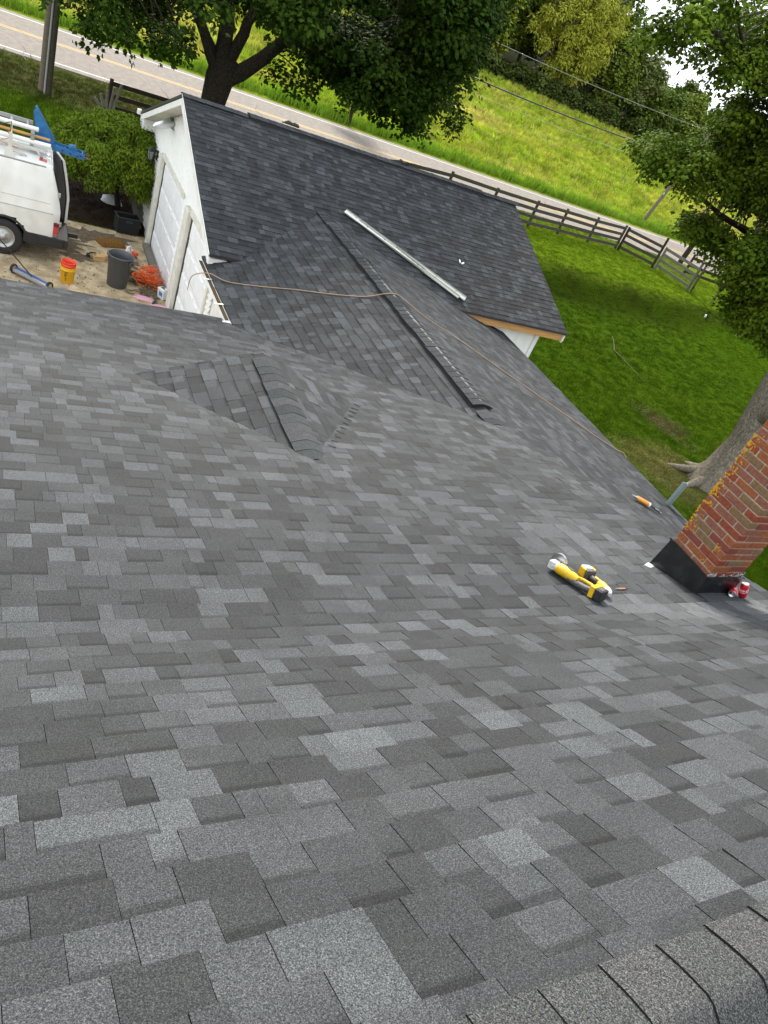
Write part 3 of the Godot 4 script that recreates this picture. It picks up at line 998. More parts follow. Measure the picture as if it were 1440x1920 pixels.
# ------------------------------------------------------------------ garage
func build_garage():
	var g := thing("garage", "white sided two-door garage under a dark grey shingled gable roof", "garage")
	var na := PackedVector2Array([Vector2(3.37, 0), Vector2(3.93, 0), Vector2(5.9, 2.076), Vector2(8.53, 0), Vector2(11.56, 0), Vector2(11.88, 4.637), Vector2(3.37, 4.637)])
	var near := deck("near_roof", gn_map, na, mats.asphalt_edge, g)
	shingle_course_fill(near, gn_map, na, tabs_garage, no_dust, SHINGLE, 0.95)
	var fa := PackedVector2Array([Vector2(3.37, 0), Vector2(11.56, 0), Vector2(11.88, 4.637), Vector2(3.37, 4.637)])
	var far := deck("far_roof", gf_map, fa, mats.asphalt_edge, g)
	shingle_course_fill(far, gf_map, fa, tabs_garage, no_dust, 0.286, 0.95)
	# ridge: vent strip between plain caps
	var st := start()
	prism(st, PackedVector2Array([Vector2(-0.15, -0.055), Vector2(0, 0), Vector2(0.15, -0.055), Vector2(0.15, -0.022), Vector2(0, 0.032), Vector2(-0.15, -0.022)]), func(x, y, t): return Vector3(t, 4.032 + y, -16.5 + x), 4.75, 10.75)
	obj("ridge_vent", st, mats.black_plastic, near)
	lay_caps(near, Vector3(3.36, 4.035, -16.5), Vector3(4.75, 4.035, -16.5), 0.15, 0.15, 0.33, 0.33, 0.143)
	lay_caps(near, Vector3(4.73, 4.062, -16.5), Vector3(10.75, 4.062, -16.5), 0.155, 0.155, 0.33, 0.33, 0.143)
	lay_caps(near, Vector3(10.76, 4.035, -16.5), Vector3(11.92, 4.035, -16.5), 0.15, 0.15, 0.33, 0.33, 0.143)
	# drip edges
	var dark: Material = mats.drip_edge
	st = start()
	box_between(st, gn_map(3.37, -0.01, -0.02), gn_map(11.56, -0.01, -0.02), 0.035, 0.012)
	obj("drip_edge", st, dark, near)
	st = start()
	for v in 12:
		box_between(st, gn_map(3.362, v * 0.3864, -0.012), gn_map(3.362, v * 0.3864 + 0.3864, -0.012), 0.014, 0.012)
	obj("drip_edge", st, mats.white_paint, near)
	st = start()
	box_between(st, gf_map(3.362, 0, -0.03), gf_map(3.362, 4.63, -0.03), 0.055, 0.014)
	obj("drip_edge", st, dark, far)
	# walls (solid core, siding boards outside)
	st = start()
	prism(st, PackedVector2Array([Vector2(-12.52, -0.1), Vector2(-20.48, -0.1), Vector2(-20.48, 2.56), Vector2(-16.5, 3.90), Vector2(-12.52, 2.56)]), flat_zy, 3.74, 11.12)
	obj("wall", st, mats.cream_paint, g)
	# lap siding on the front gable: each board slants out at its foot
	var front := Node3D.new(); front.name = "front_siding"; g.add_child(front)
	var bh := 0.118
	var doors := [[-18.72, -16.02, 2.16], [-15.12, -12.88, 2.16]]
	var y := 0.02
	while y < 3.84:
		var y1 := y + bh
		var zn := -12.50; var zf := -20.50
		if y1 > 2.50:
			zn = -12.50 - (y1 - 2.52) / 0.3327; zf = -20.50 + (y1 - 2.52) / 0.3327
		var runs := []
		if y < 2.24: runs = [[zf, -18.95], [-16.02, -15.52], [-12.88, zn]]
		else: runs = [[zf, zn]]
		for r in runs:
			if r[1] - r[0] < 0.12: continue
			st = start()
			var a: float = r[0]; var b: float = r[1]
			hexa(st, [Vector3(3.676, y, a), Vector3(3.74, y, a), Vector3(3.74, y, b), Vector3(3.676, y, b), Vector3(3.728, y1 + 0.004, a), Vector3(3.74, y1 + 0.004, a), Vector3(3.74, y1 + 0.004, b), Vector3(3.728, y1 + 0.004, b)])
			obj("siding_board", st, mats.white_paint, front)
		y = y1
	# right part of the wall that faces the house
	var side := Node3D.new(); side.name = "side_siding"; g.add_child(side)
	y = 0.0
	while y < 2.40:
		st = start()
		var z0 := -12.52
		hexa(st, [Vector3(9.0, y, z0), Vector3(11.06, y, z0), Vector3(11.06, y, z0 + 0.034), Vector3(9.0, y, z0 + 0.034), Vector3(9.0, y + 0.124, z0), Vector3(11.06, y + 0.124, z0), Vector3(11.06, y + 0.124, z0 + 0.012), Vector3(9.0, y + 0.124, z0 + 0.012)])
		obj("siding_board", st, mats.white_paint, side)
		y += 0.12
	st = start()
	box(st, Vector3(11.11, 1.2, -12.50), Vector3(0.11, 2.55, 0.09))
	obj("corner_board", st, mats.white_paint, g)
	# doors
	for d in doors:
		var door := Node3D.new(); door.name = "garage_door"; g.add_child(door, true)
		st = start()
		plain_box(st, Vector3(3.745, d[2] / 2, (d[0] + d[1]) / 2), Vector3(0.03, d[2], d[1] - d[0]))
		obj("door_leaf", st, mats.door_paint, door)
		var rows := 4; var cols := 5
		var w: float = (d[1] - d[0]) / cols; var h: float = d[2] / rows
		var ps := start()
		# one raised panel with sloping edges
		var X := w * 0.42; var Y := h * 0.33; var k := 0.030
		var P := func(x: float, yy: float, o: float) -> Vector3: return Vector3(-o, yy, x)
		quad(ps, P.call(-X + k, -Y + k, 0.016), P.call(X - k, -Y + k, 0.016), P.call(X - k, Y - k, 0.016), P.call(-X + k, Y - k, 0.016))
		quad(ps, P.call(-X, -Y, 0.0), P.call(X, -Y, 0.0), P.call(X - k, -Y + k, 0.016), P.call(-X + k, -Y + k, 0.016))
		quad(ps, P.call(-X, Y, 0.0), P.call(X, Y, 0.0), P.call(X - k, Y - k, 0.016), P.call(-X + k, Y - k, 0.016))
		quad(ps, P.call(-X, -Y, 0.0), P.call(-X, Y, 0.0), P.call(-X + k, Y - k, 0.016), P.call(-X + k, -Y + k, 0.016))
		quad(ps, P.call(X, -Y, 0.0), P.call(X, Y, 0.0), P.call(X - k, Y - k, 0.016), P.call(X - k, -Y + k, 0.016))
		var pm := finish(ps)
		for r in rows:
			for c in cols:
				part("panel", pm, mats.door_paint, door, Vector3(3.7295, h * (r + 0.5), d[0] + w * (c + 0.5)))
		st = start()
		for r in [1, 2, 3]:
			plain_box(st, Vector3(3.729, h * r, (d[0] + d[1]) / 2), Vector3(0.004, 0.008, d[1] - d[0]))
		obj("section_seam", st, mat("seam", lin(0.45, 0.45, 0.44), 0.8), door)
		st = start()
		for zz in [d[0] + 0.012, d[1] - 0.012]:
			plain_box(st, Vector3(3.725, d[2] / 2, zz), Vector3(0.02, d[2], 0.022))
		plain_box(st, Vector3(3.725, d[2] - 0.01, (d[0] + d[1]) / 2), Vector3(0.02, 0.022, d[1] - d[0]))
		obj("weather_strip", st, mat("strip", lin(0.06, 0.06, 0.058), 0.9), door)
	# casings
	for c in [[-18.84, 0.24], [-15.33, 0.36]]:
		st = start()
		box(st, Vector3(3.66, 1.10, c[0]), Vector3(0.10, 2.24, c[1]))
		obj("door_casing", st, mats.cream_paint, g)
	st = start()
	box(st, Vector3(3.68, 1.10, -12.82), Vector3(0.06, 2.24, 0.11)); obj("door_casing", st, mats.cream_paint, g)
	for d in doors:
		st = start()
		box(st, Vector3(3.685, 2.225, (d[0] + d[1]) / 2), Vector3(0.06, 0.13, d[1] - d[0] + 0.02))
		obj("door_header", st, mats.cream_paint, g)
	st = start()
	box(st, Vector3(3.60, 0.05, -17.35), Vector3(0.16, 0.09, 2.7)); obj("threshold", st, mats.pale_grey_wood, g)
	st = start()
	box(st, Vector3(3.60, 0.05, -14.0), Vector3(0.16, 0.09, 2.2)); obj("threshold", st, mats.pale_grey_wood, g)
	# rake overhang: soffit and barge boards at the front
	for sgn in [1.0, -1.0]:
		var foot := Vector3(0, 2.50, -16.5 + 4.4 * sgn); var peak := Vector3(0, 3.965, -16.5)
		st = start()
		prism(st, PackedVector2Array([Vector2(foot.z, foot.y - 0.02), Vector2(peak.z, peak.y - 0.02), Vector2(peak.z, peak.y - 0.15), Vector2(foot.z, foot.y - 0.15)]), flat_zy, 3.372, 3.40)
		obj("barge_board", st, mats.white_paint, g)
		st = start()
		prism(st, PackedVector2Array([Vector2(foot.z, foot.y - 0.10), Vector2(peak.z, peak.y - 0.10), Vector2(peak.z, peak.y - 0.125), Vector2(foot.z, foot.y - 0.125)]), flat_zy, 3.40, 3.72)
		obj("soffit", st, mats.cream_paint, g)
	# boxed eave returns and fascias
	st = start()
	box(st, Vector3(3.56, 2.38, -20.68), Vector3(0.36, 0.26, 0.42)); obj("eave_return", st, mats.white_paint, g)
	st = start()
	box(st, Vector3(3.33, 2.53, -20.93), Vector3(0.10, 0.12, 0.10)); obj("gutter_end", st, mats.white_paint, g)
	st = start()
	box(st, Vector3(3.72, 2.42, -12.16), Vector3(0.70, 0.13, 0.06), Basis(Vector3.UP, 0.02)); obj("eave_fascia", st, mats.white_paint, g)
	st = start()
	box_between(st, Vector3(8.0, 2.43, -12.17), Vector3(11.5, 2.43, -12.17), 0.16, 0.04)
	var raw := obj("eave_fascia", st, mats.raw_wood, g)
	raw.set_meta("label", "bare unpainted wooden fascia board")
	st = start()
	plain_box(st, Vector3(11.53, 2.42, -12.16), Vector3(0.015, 0.2, 0.07)); obj("fascia_cap", st, mats.white_paint, g)
	st = start()
	prism(st, PackedVector2Array([Vector2(-20.9, 2.50), Vector2(-16.5, 3.96), Vector2(-12.1, 2.50), Vector2(-12.1, 2.37), Vector2(-16.5, 3.83), Vector2(-20.9, 2.37)]), flat_zy, 11.50, 11.53)
	obj("barge_board", st, mats.white_paint, g)
	# lantern beside the far door, and the yard light under the peak
	var lamp := thing("wall_lantern", "black glass-paned coach lantern on garage wall above the weeping tree", "lantern", Vector3(3.52, 1.93, -19.55))
	st = start()
	box(st, Vector3(0.15, 0.05, 0), Vector3(0.03, 0.22, 0.10)); obj("back_plate", st, mats.black_plastic, lamp)
	st = start()
	tube(st, [Vector3(0.14, 0.13, 0), Vector3(0.06, 0.22, 0), Vector3(0.0, 0.20, 0)], [0.012, 0.012, 0.012], 6); obj("arm", st, mats.black_plastic, lamp)
	st = start()
	lathe(st, [Vector2(0.0, 0.22), Vector2(0.02, 0.20), Vector2(0.10, 0.14), Vector2(0.095, 0.12)], 6, Transform3D(), true); obj("cap", st, mats.black_plastic, lamp)
	st = start()
	for k in 6:
		var a := TAU * k / 6
		tube(st, [Vector3(cos(a) * 0.09, 0.13, sin(a) * 0.09), Vector3(cos(a) * 0.055, -0.10, sin(a) * 0.055)], [0.007, 0.007], 4)
	lathe(st, [Vector2(0.06, -0.09), Vector2(0.06, -0.11), Vector2(0.0, -0.15)], 6, Transform3D(), true)
	obj("cage", st, mats.black_plastic, lamp)
	st = start()
	lathe(st, [Vector2(0.085, 0.12), Vector2(0.052, -0.09)], 6, Transform3D(), true)
	var gl := mat("pane", Color(0.75, 0.78, 0.78, 0.25), 0.08); gl.transparency = BaseMaterial3D.TRANSPARENCY_ALPHA
	obj("glass", st, gl, lamp)
	var yard := thing("yard_light", "silver dusk-to-dawn yard light fixed under the garage peak", "light", Vector3(3.62, 2.98, -18.35), 0.0)
	st = start()
	var xf := Transform3D(Basis.from_euler(Vector3(0.0, 0.3, 0.28)), Vector3.ZERO)
	for q in [[-0.36, 0.035, 0.07], [-0.2, 0.06, 0.105], [0.0, 0.075, 0.12], [0.12, 0.07, 0.11]]:
		pass
	tube(st, [xf * Vector3(-0.42, 0.02, 0), xf * Vector3(-0.34, 0.04, 0), xf * Vector3(-0.15, 0.05, 0), xf * Vector3(0.02, 0.04, 0), xf * Vector3(0.10, 0.03, 0)], [0.02, 0.065, 0.09, 0.085, 0.05], 12)
	obj("reflector", st, mats.aluminium, yard)
	st = start()
	box(st, xf * Vector3(0.09, -0.02, 0), Vector3(0.18, 0.09, 0.15), xf.basis); obj("housing", st, mat("lamp_grey", lin(0.30, 0.31, 0.32), 0.45, 0.5), yard)
	st = start()
	lathe(st, [Vector2(0.045, 0.0), Vector2(0.045, 0.10), Vector2(0.0, 0.105)], 14, Transform3D(Basis(), xf * Vector3(0.02, 0.07, 0))); obj("photocell", st, mat("cell_green", lin(0.012, 0.06, 0.042), 0.5), yard)
	# things lying on the garage ridge
	var rag := thing("work_gloves", "dark crumpled work gloves on the garage ridge beside the maple", "gloves", Vector3(5.62, 4.085, -16.52))
	st = start()
	for k in 2:
		var c := Vector3(0.0 + 0.13 * k, 0.028, 0.02 * k)
		tube(st, [c + Vector3(-0.10, 0, 0), c + Vector3(-0.03, 0.018, 0), c + Vector3(0.05, 0.012, 0.01), c + Vector3(0.09, -0.006, 0.02)], [0.022, 0.04, 0.038, 0.02], 8)
	obj("glove_body", st, mat("glove", lin(0.045, 0.047, 0.042), 0.95), rag)
	st = start()
	for k in 4:
		tube(st, [Vector3(-0.09, 0.02 + 0.006 * k, -0.03 + 0.02 * k), Vector3(-0.15, 0.012, -0.04 + 0.025 * k)], [0.011, 0.009], 6)
	obj("fingers", st, mats.glove, rag)
	var scrap := thing("shingle_scrap", "small dark shingle scrap on the middle of the garage ridge", "scrap", Vector3(8.55, 4.092, -16.5))
	st = start()
	box(st, Vector3(0, 0.015, 0), Vector3(0.26, 0.012, 0.10), Basis.from_euler(Vector3(0.1, 0.3, 0.05)))
	box(st, Vector3(0.07, 0.035, 0.02), Vector3(0.14, 0.012, 0.07), Basis.from_euler(Vector3(0.1, 0.9, -0.1)))
	obj("scrap_piece", st, mats.asphalt_edge, scrap)

# ------------------------------------------------------------------ fences, poles, wires
func fence_run(f: Node3D, pts: Array, height: float, rails: Array, pm: Material, rm: Material, lean := 0.03, tall := {}):
	for i in pts.size():
		var p: Vector3 = pts[i]
		var h: float = height + (tall[i] if tall.has(i) else 0.0) + rr(0, 0.08)
		var st := start()
		var l := Vector3(rr(-lean, lean), 0, rr(-lean, lean))
		tube(st, [p + Vector3(0, -0.1, 0), p + Vector3(0, h, 0) + l * h], [0.075, 0.068], 8)
		obj("post", st, pm, f)
	for i in pts.size() - 1:
		for y in rails:
			var st := start()
			var a: Vector3 = pts[i] + Vector3(0, y + rr(-0.02, 0.02), 0.09)
			var b: Vector3 = pts[i + 1] + Vector3(0, y + rr(-0.02, 0.02), 0.09)
			box_between(st, a, b, 0.145, 0.035)
			obj("rail", st, rm, f)

func on_ground(x: float, z: float) -> Vector3:
	return Vector3(x, gh(x, z), z)

func build_fences():
	var f := thing("board_fence", "weathered four-rail board fence along the road beyond the back lawn", "fence")
	fence_run(f, [on_ground(12.8, -30.2), on_ground(15.3, -30.0), on_ground(17.8, -29.9), on_ground(20.4, -30.0), on_ground(22.94, -30.1), on_ground(25.1, -30.45), on_ground(27.5, -30.85), on_ground(30.0, -31.4)], 1.24, [0.22, 0.53, 0.84, 1.15], mats.grey_wood, mats.grey_wood)
	var f2 := thing("board_fence", "pale sun-bleached board fence turning the lawn corner toward the gate", "fence")
	fence_run(f2, [on_ground(30.12, -31.25), on_ground(31.3, -29.55)], 1.22, [0.22, 0.53, 0.84, 1.15], mats.brown_wood, mats.grey_wood, 0.02, {1: 0.42})
	var f3 := thing("board_fence", "grey board fence panel between the leaning post and the gate", "fence")
	fence_run(f3, [on_ground(31.42, -29.4), on_ground(31.6, -26.9)], 1.2, [0.22, 0.53, 0.84, 1.15], mats.pale_grey_wood, mats.pale_grey_wood, 0.02, {1: 0.35})
	# the open wooden gate seen nearly edge on
	var g := thing("wooden_gate", "open wooden gate of upright boards standing at the fence corner", "gate", on_ground(31.3, -26.35), 0.78)
	for k in 6:
		var st := start()
		box(st, Vector3(0.16 * k, 0.78 + rr(-0.03, 0.05), 0), Vector3(0.12, 1.45, 0.03)); obj("board", st, mats.brown_wood, g)
	for y in [0.35, 1.15]:
		var st := start()
		box(st, Vector3(0.4, y, 0.04), Vector3(1.05, 0.10, 0.045)); obj("crossbar", st, mats.grey_wood, g)
	# fence beyond, parallel to the road
	var f4 := thing("board_fence", "dark board fence running off behind the shade tree's leaves", "fence")
	fence_run(f4, [on_ground(34.5, -30.2), on_ground(37.2, -29.4), on_ground(40.0, -28.6), on_ground(42.8, -27.8), on_ground(45.6, -27.0)], 1.2, [0.25, 0.62, 1.0], mats.brown_wood, mats.brown_wood)
	var f5 := thing("board_fence", "three-rail fence running from the gate down the lawn's side", "fence")
	fence_run(f5, [on_ground(32.3, -24.6), on_ground(33.2, -22.6), on_ground(34.2, -20.4), on_ground(35.2, -18.2)], 1.15, [0.25, 0.62, 1.0], mats.grey_wood, mats.grey_wood)
	# green metal frame and wire panel
	var w := thing("wire_panel", "thin dark wire mesh gate panel by the lawn fence", "gate", on_ground(32.6, -22.9), -1.15)
	var st := start()
	for q in [[0.0, 0.0, 0.0, 1.15], [2.0, 0.0, 2.0, 1.15], [0.0, 0.04, 2.0, 0.04], [0.0, 1.15, 2.0, 1.15]]:
		tube(st, [Vector3(q[0], q[1], 0), Vector3(q[2], q[3], 0)], [0.02, 0.02], 6)
	obj("frame", st, mat("dark_green_metal", lin(0.02, 0.03, 0.02), 0.6), w)
	st = start()
	for k in 15: tube(st, [Vector3(0.133 * k, 0.04, 0), Vector3(0.133 * k, 1.15, 0)], [0.005, 0.005], 4, false)
	for k in 9: tube(st, [Vector3(0, 0.14 * k, 0), Vector3(2, 0.14 * k, 0)], [0.005, 0.005], 4, false)
	kind(obj("mesh", st, mats.dark_green_metal, w), "stuff")
	var br := thing("folding_stand", "slender dark metal stand leaning beside the wooden gate", "stand", on_ground(31.9, -25.4), 0.7)
	st = start()
	tube(st, [Vector3(0, 0, 0), Vector3(0.35, 1.35, 0), Vector3(0.75, 0, 0.1)], [0.02, 0.02, 0.02], 6); obj("legs", st, mats.dark_green_metal, br)
	st = start()
	tube(st, [Vector3(0.18, 0.7, 0), Vector3(0.53, 0.68, 0.05)], [0.014, 0.014], 6); obj("brace", st, mats.dark_green_metal, br)
	var sp := thing("garden_spotlight", "small white and black garden spotlight on top of the grass bank", "light", on_ground(29.6, -23.4), 0.4)
	st = start()
	lathe(st, [Vector2(0.0, 0.0), Vector2(0.05, 0.0), Vector2(0.05, 0.05), Vector2(0.02, 0.16)], 10); obj("base", st, mats.white_paint, sp)
	st = start()
	box(st, Vector3(0.16, 0.09, 0), Vector3(0.17, 0.15, 0.15), Basis.from_euler(Vector3(0, 0.2, 0.3))); obj("lamp_head", st, mats.black_plastic, sp)
	st = start()
	box(st, Vector3(-0.03, 0.10, 0), Vector3(0.07, 0.07, 0.08), Basis.from_euler(Vector3(0, 0.2, 0.2))); obj("transformer", st, mats.white_paint, sp)
	# old fence at the left, by the road: a plank section and fanned pickets
	var lf := thing("board_fence", "dark three-board fence behind the garage near the twin poles", "fence")
	fence_run(lf, [on_ground(3.75, -30.35), on_ground(6.6, -30.6), on_ground(9.4, -30.8), on_ground(12.4, -30.4)], 1.30, [0.42, 0.80, 1.20], mats.brown_wood, mats.brown_wood)
	var pk := thing("fence_pickets", "grey curved pickets leaning in a fan at fence end", "fence", on_ground(3.2, -29.6))
	for k in 5:
		st = start()
		var x := 0.16 * k
		tube(st, [Vector3(x + 0.32, -0.02, 0.1), Vector3(x + 0.2 - 0.05 * k, 0.5, 0.02), Vector3(x - 0.02 + 0.05 * k, 0.72 + 0.16 * k, -0.05)], [0.06, 0.058, 0.045], 6)
		obj("picket", st, mats.pale_grey_wood, pk)
	# boards stacked against the garage corner behind the weeping tree
	var bd := thing("leaning_boards", "two grey boards leaning on the garage corner behind the crate", "boards", Vector3(3.55, 0.0, -20.4))
	for k in 2:
		st = start()
		box_between(st, Vector3(0.0 + 0.14 * k, 0.06, 0.75 - 0.2 * k), Vector3(-0.26 + 0.2 * k, 1.05, -0.5 - 0.2 * k), 0.13, 0.03, Vector3(1, 0, 0.2))
		obj("board", st, mats.pale_grey_wood, bd)

func build_poles():
	var pole_m: Material = wood_tex("pole_wood", lin(0.10, 0.080, 0.058), lin(0.23, 0.19, 0.145), 46)
	var spec := [[Vector3(46.76, 0, -47.64), Vector3(1.2, 9.5, 1.2), 0.15, "leaning wooden utility pole on the far roadside verge"], [Vector3(36.82, 0, -32.97), Vector3(0.8, 9.5, 0.5), 0.16, "dark wooden utility pole on the near roadside by the lawn corner"]]
	for s in spec:
		var b := on_ground(s[0].x, s[0].z)
		var p := thing("utility_pole", s[3], "pole", b, 0.0, "utility poles along the road")
		var st := start()
		tube(st, [Vector3(0, -0.2, 0), s[1] * 0.5, s[1]], [s[2], s[2] * 0.85, s[2] * 0.7], 12)
		obj("shaft", st, pole_m if s[2] < 0.155 else mats.brown_wood, p)
		st = start()
		box(st, s[1] * 0.95, Vector3(0.1, 0.12, 2.0)); obj("crossarm", st, pole_m, p)
		st = start()
		box(st, s[1] * 0.28 + Vector3(-0.13, 0, 0.08), Vector3(0.03, 0.16, 0.10)); obj("tag_plate", st, mats.aluminium, p)
	var tw := thing("utility_pole", "paler of the twin poles by the left roadside", "pole", Vector3(1.68, 0, -31.45), 0.0, "twin roadside poles")
	var st2 := start()
	tube(st2, [Vector3(0, -0.2, 0), Vector3(0.05, 4.0, 0), Vector3(0.1, 8.0, 0)], [0.13, 0.12, 0.10], 12); obj("shaft", st2, pole_m, tw)
	var t2 := thing("utility_pole", "darker of the twin poles by the left roadside with conduit", "pole", Vector3(1.86, 0, -31.18), 0.0, "twin roadside poles")
	st2 = start()
	tube(st2, [Vector3(0, -0.2, 0), Vector3(0.05, 4.0, 0), Vector3(0.1, 8.0, 0)], [0.12, 0.115, 0.10], 12); obj("shaft", st2, mats.grey_wood, t2)
	st2 = start()
	tube(st2, [Vector3(-0.11, 0.0, 0.09), Vector3(-0.07, 4.0, 0.09)], [0.035, 0.035], 8); obj("conduit", st2, mat("conduit_grey", lin(0.32, 0.32, 0.30), 0.6), t2)
	# overhead lines across the road side
	var lines := [["overhead_cable", "thick black overhead cable crossing in front of the meadow", Vector3(-6, 6.9, -40), Vector3(58, 7.4, -40.0), 1.95, 0.035, lin(0.010, 0.011, 0.012)],
		["overhead_cable", "thin pale overhead wire crossing in front of the woods", Vector3(-6, 8.6, -40.0), Vector3(58, 9.1, -40.0), 1.75, 0.013, lin(0.22, 0.22, 0.19)],
		["overhead_cable", "thin pale overhead wire sagging below the thick black cable", Vector3(-6, 6.3, -40.2), Vector3(58, 6.6, -40.2), 1.95, 0.010, lin(0.30, 0.32, 0.20)]]
	for l in lines:
		var o := thing(l[0], l[1], "cable", Vector3.ZERO, 0.0, "overhead lines along the road")
		var pts := []
		for k in 41:
			var t := k / 40.0
			var p: Vector3 = l[2].lerp(l[3], t)
			p.y -= l[4] * 4.0 * t * (1.0 - t)
			pts.append(p)
		var st := start()
		tube(st, pts, [l[5]], 6)
		obj("line", st, mat("wire%f" % l[5], l[6], 0.6), o)
		for e in [0, 40]:
			st = start()
			tube(st, [Vector3(pts[e].x, gh(pts[e].x, pts[e].z - 6.2), pts[e].z - 6.2), Vector3(pts[e].x, pts[e].y + 0.3, pts[e].z - 6.2), pts[e]], [0.11, 0.09, 0.03], 8)
			obj("support", st, pole_m, o)

# ------------------------------------------------------------------ trees
func leaf_mat(key: String, back: Color) -> StandardMaterial3D:
	var m := mat(key, Color.WHITE, 0.65, 0.0, 0.12)
	m.vertex_color_use_as_albedo = true
	m.cull_mode = BaseMaterial3D.CULL_DISABLED
	m.backlight_enabled = true
	m.backlight = back
	return m

func leaf_outline(style: String) -> Array:
	if style == "maple":
		return [Vector2(0.06, 0.0), Vector2(0.30, 0.10), Vector2(0.28, 0.26), Vector2(0.56, 0.42), Vector2(0.30, 0.56), Vector2(0.20, 0.72), Vector2(0.0, 1.0), Vector2(-0.20, 0.72), Vector2(-0.30, 0.56), Vector2(-0.56, 0.42), Vector2(-0.28, 0.26), Vector2(-0.30, 0.10), Vector2(-0.06, 0.0)]
	if style == "narrow":
		return [Vector2(0.0, 0.0), Vector2(0.17, 0.35), Vector2(0.13, 0.7), Vector2(0.0, 1.0), Vector2(-0.13, 0.7), Vector2(-0.17, 0.35)]
	return [Vector2(0.0, 0.0), Vector2(0.34, 0.3), Vector2(0.3, 0.65), Vector2(0.0, 1.0), Vector2(-0.3, 0.65), Vector2(-0.34, 0.3)]

func spray_mesh(style: String, count: int, size: float, spread: float, droop: float, sd: int) -> ArrayMesh:
	# a twig end carrying several separate leaves
	var r := RandomNumberGenerator.new()
	r.seed = sd
	var st := start()
	var out := leaf_outline(style)
	for i in count:
		var a := r.randf() * TAU
		var rad := spread * sqrt(r.randf())
		var at := Vector3(cos(a) * rad, r.randf_range(-0.35, 0.35) * spread - droop * rad, sin(a) * rad)
		var fwd := (Vector3(cos(a), 0, sin(a)) + Vector3(r.randf_range(-0.6, 0.6), -droop + r.randf_range(-0.35, 0.25), r.randf_range(-0.6, 0.6))).normalized()
		var side := fwd.cross(Vector3.UP).normalized().rotated(fwd, r.randf_range(-0.5, 0.5))
		var up := side.cross(fwd).normalized()
		var s := size * r.randf_range(0.7, 1.25)
		var tint: float = r.randf_range(0.82, 1.15)
		st.set_color(Color(tint, tint, tint))
		var mid := at + fwd * s * 0.42 + up * s * 0.06
		for k in out.size():
			var p: Vector2 = out[k]; var q: Vector2 = out[(k + 1) % out.size()]
			var v0 := at + side * p.x * s + fwd * p.y * s - up * absf(p.x) * s * 0.22
			var v1 := at + side * q.x * s + fwd * q.y * s - up * absf(q.x) * s * 0.22
			tri(st, mid, v0, v1)
	return finish(st)

func crown(parent: Node, mesh: Mesh, m: Material, clusters: Array, c0: Color, c1: Color, smin := 0.8, smax := 1.25, lift := 0.8):
	# clusters: [centre, radius, count, squash]
	var xfs := []; var cols := []
	for c in clusters:
		var tint := rng.randf()
		for i in c[2]:
			var d := rdir()
			var p: Vector3 = c[0] + Vector3(d.x, d.y * c[3], d.z) * c[1] * pow(rng.randf(), 0.4)
			var up := (d * 0.55 + Vector3(0, lift, 0) + rdir() * 0.45).normalized()
			var f := frame_of(up)
			var s := rr(smin, smax)
			xfs.append(Transform3D(f.rotated(up, rr(0, TAU)).scaled(Vector3.ONE * s), p))
			var k := c0.lerp(c1, clamp(tint * 0.6 + rng.randf() * 0.4, 0.0, 1.0))
			cols.append(k)
	make_multi("crown", mesh, xfs, cols, m, parent)

func limb(st: SurfaceTool, a: Vector3, b: Vector3, r0: float, r1: float, bend := 0.08, n := 6):
	var pts := []; var rad := []
	var side := rdir()
	for i in n + 1:
		var t := float(i) / n
		pts.append(a.lerp(b, t) + side * bend * (b - a).length() * sin(t * PI) + rdir() * 0.015 * (b - a).length() * sin(t * PI))
		rad.append(lerp(r0, r1, t))
	tube(st, pts, rad, 8)

func twigs_to(st: SurfaceTool, clusters: Array, nodes: Array, every := 1, r := 0.03):
	for i in range(0, clusters.size(), every):
		var c: Vector3 = clusters[i][0]
		var best: Vector3 = nodes[0]
		for q in nodes:
			if (q - c).length_squared() < (best - c).length_squared(): best = q
		limb(st, best, c, r, r * 0.25, 0.10, 4)

func bark(key: String, c0: Color, c1: Color, sd: int) -> StandardMaterial3D:
	var n := FastNoiseLite.new()
	n.seed = sd; n.frequency = 0.03; n.fractal_octaves = 4; n.domain_warp_enabled = true; n.domain_warp_amplitude = 18.0
	var im := Image.create(256, 256, false, Image.FORMAT_RGB8)
	var hm := Image.create(256, 256, false, Image.FORMAT_RGB8)
	for y in 256:
		for x in 256:
			var v: float = 1.0 - absf(n.get_noise_2d(x * 3.0, y * 0.7)) * 2.6
			v = clamp(1.0 - v + 0.25 * n.get_noise_2d(x * 6.0 + 90.0, y * 6.0), 0.0, 1.0)
			im.set_pixel(x, y, c0.lerp(c1, v))
			hm.set_pixel(x, y, Color(v, v, v))
	hm.bump_map_to_normal_map(4.0)
	return textured(key, ImageTexture.create_from_image(im), 0.9, 0.95, ImageTexture.create_from_image(hm), 1.0)

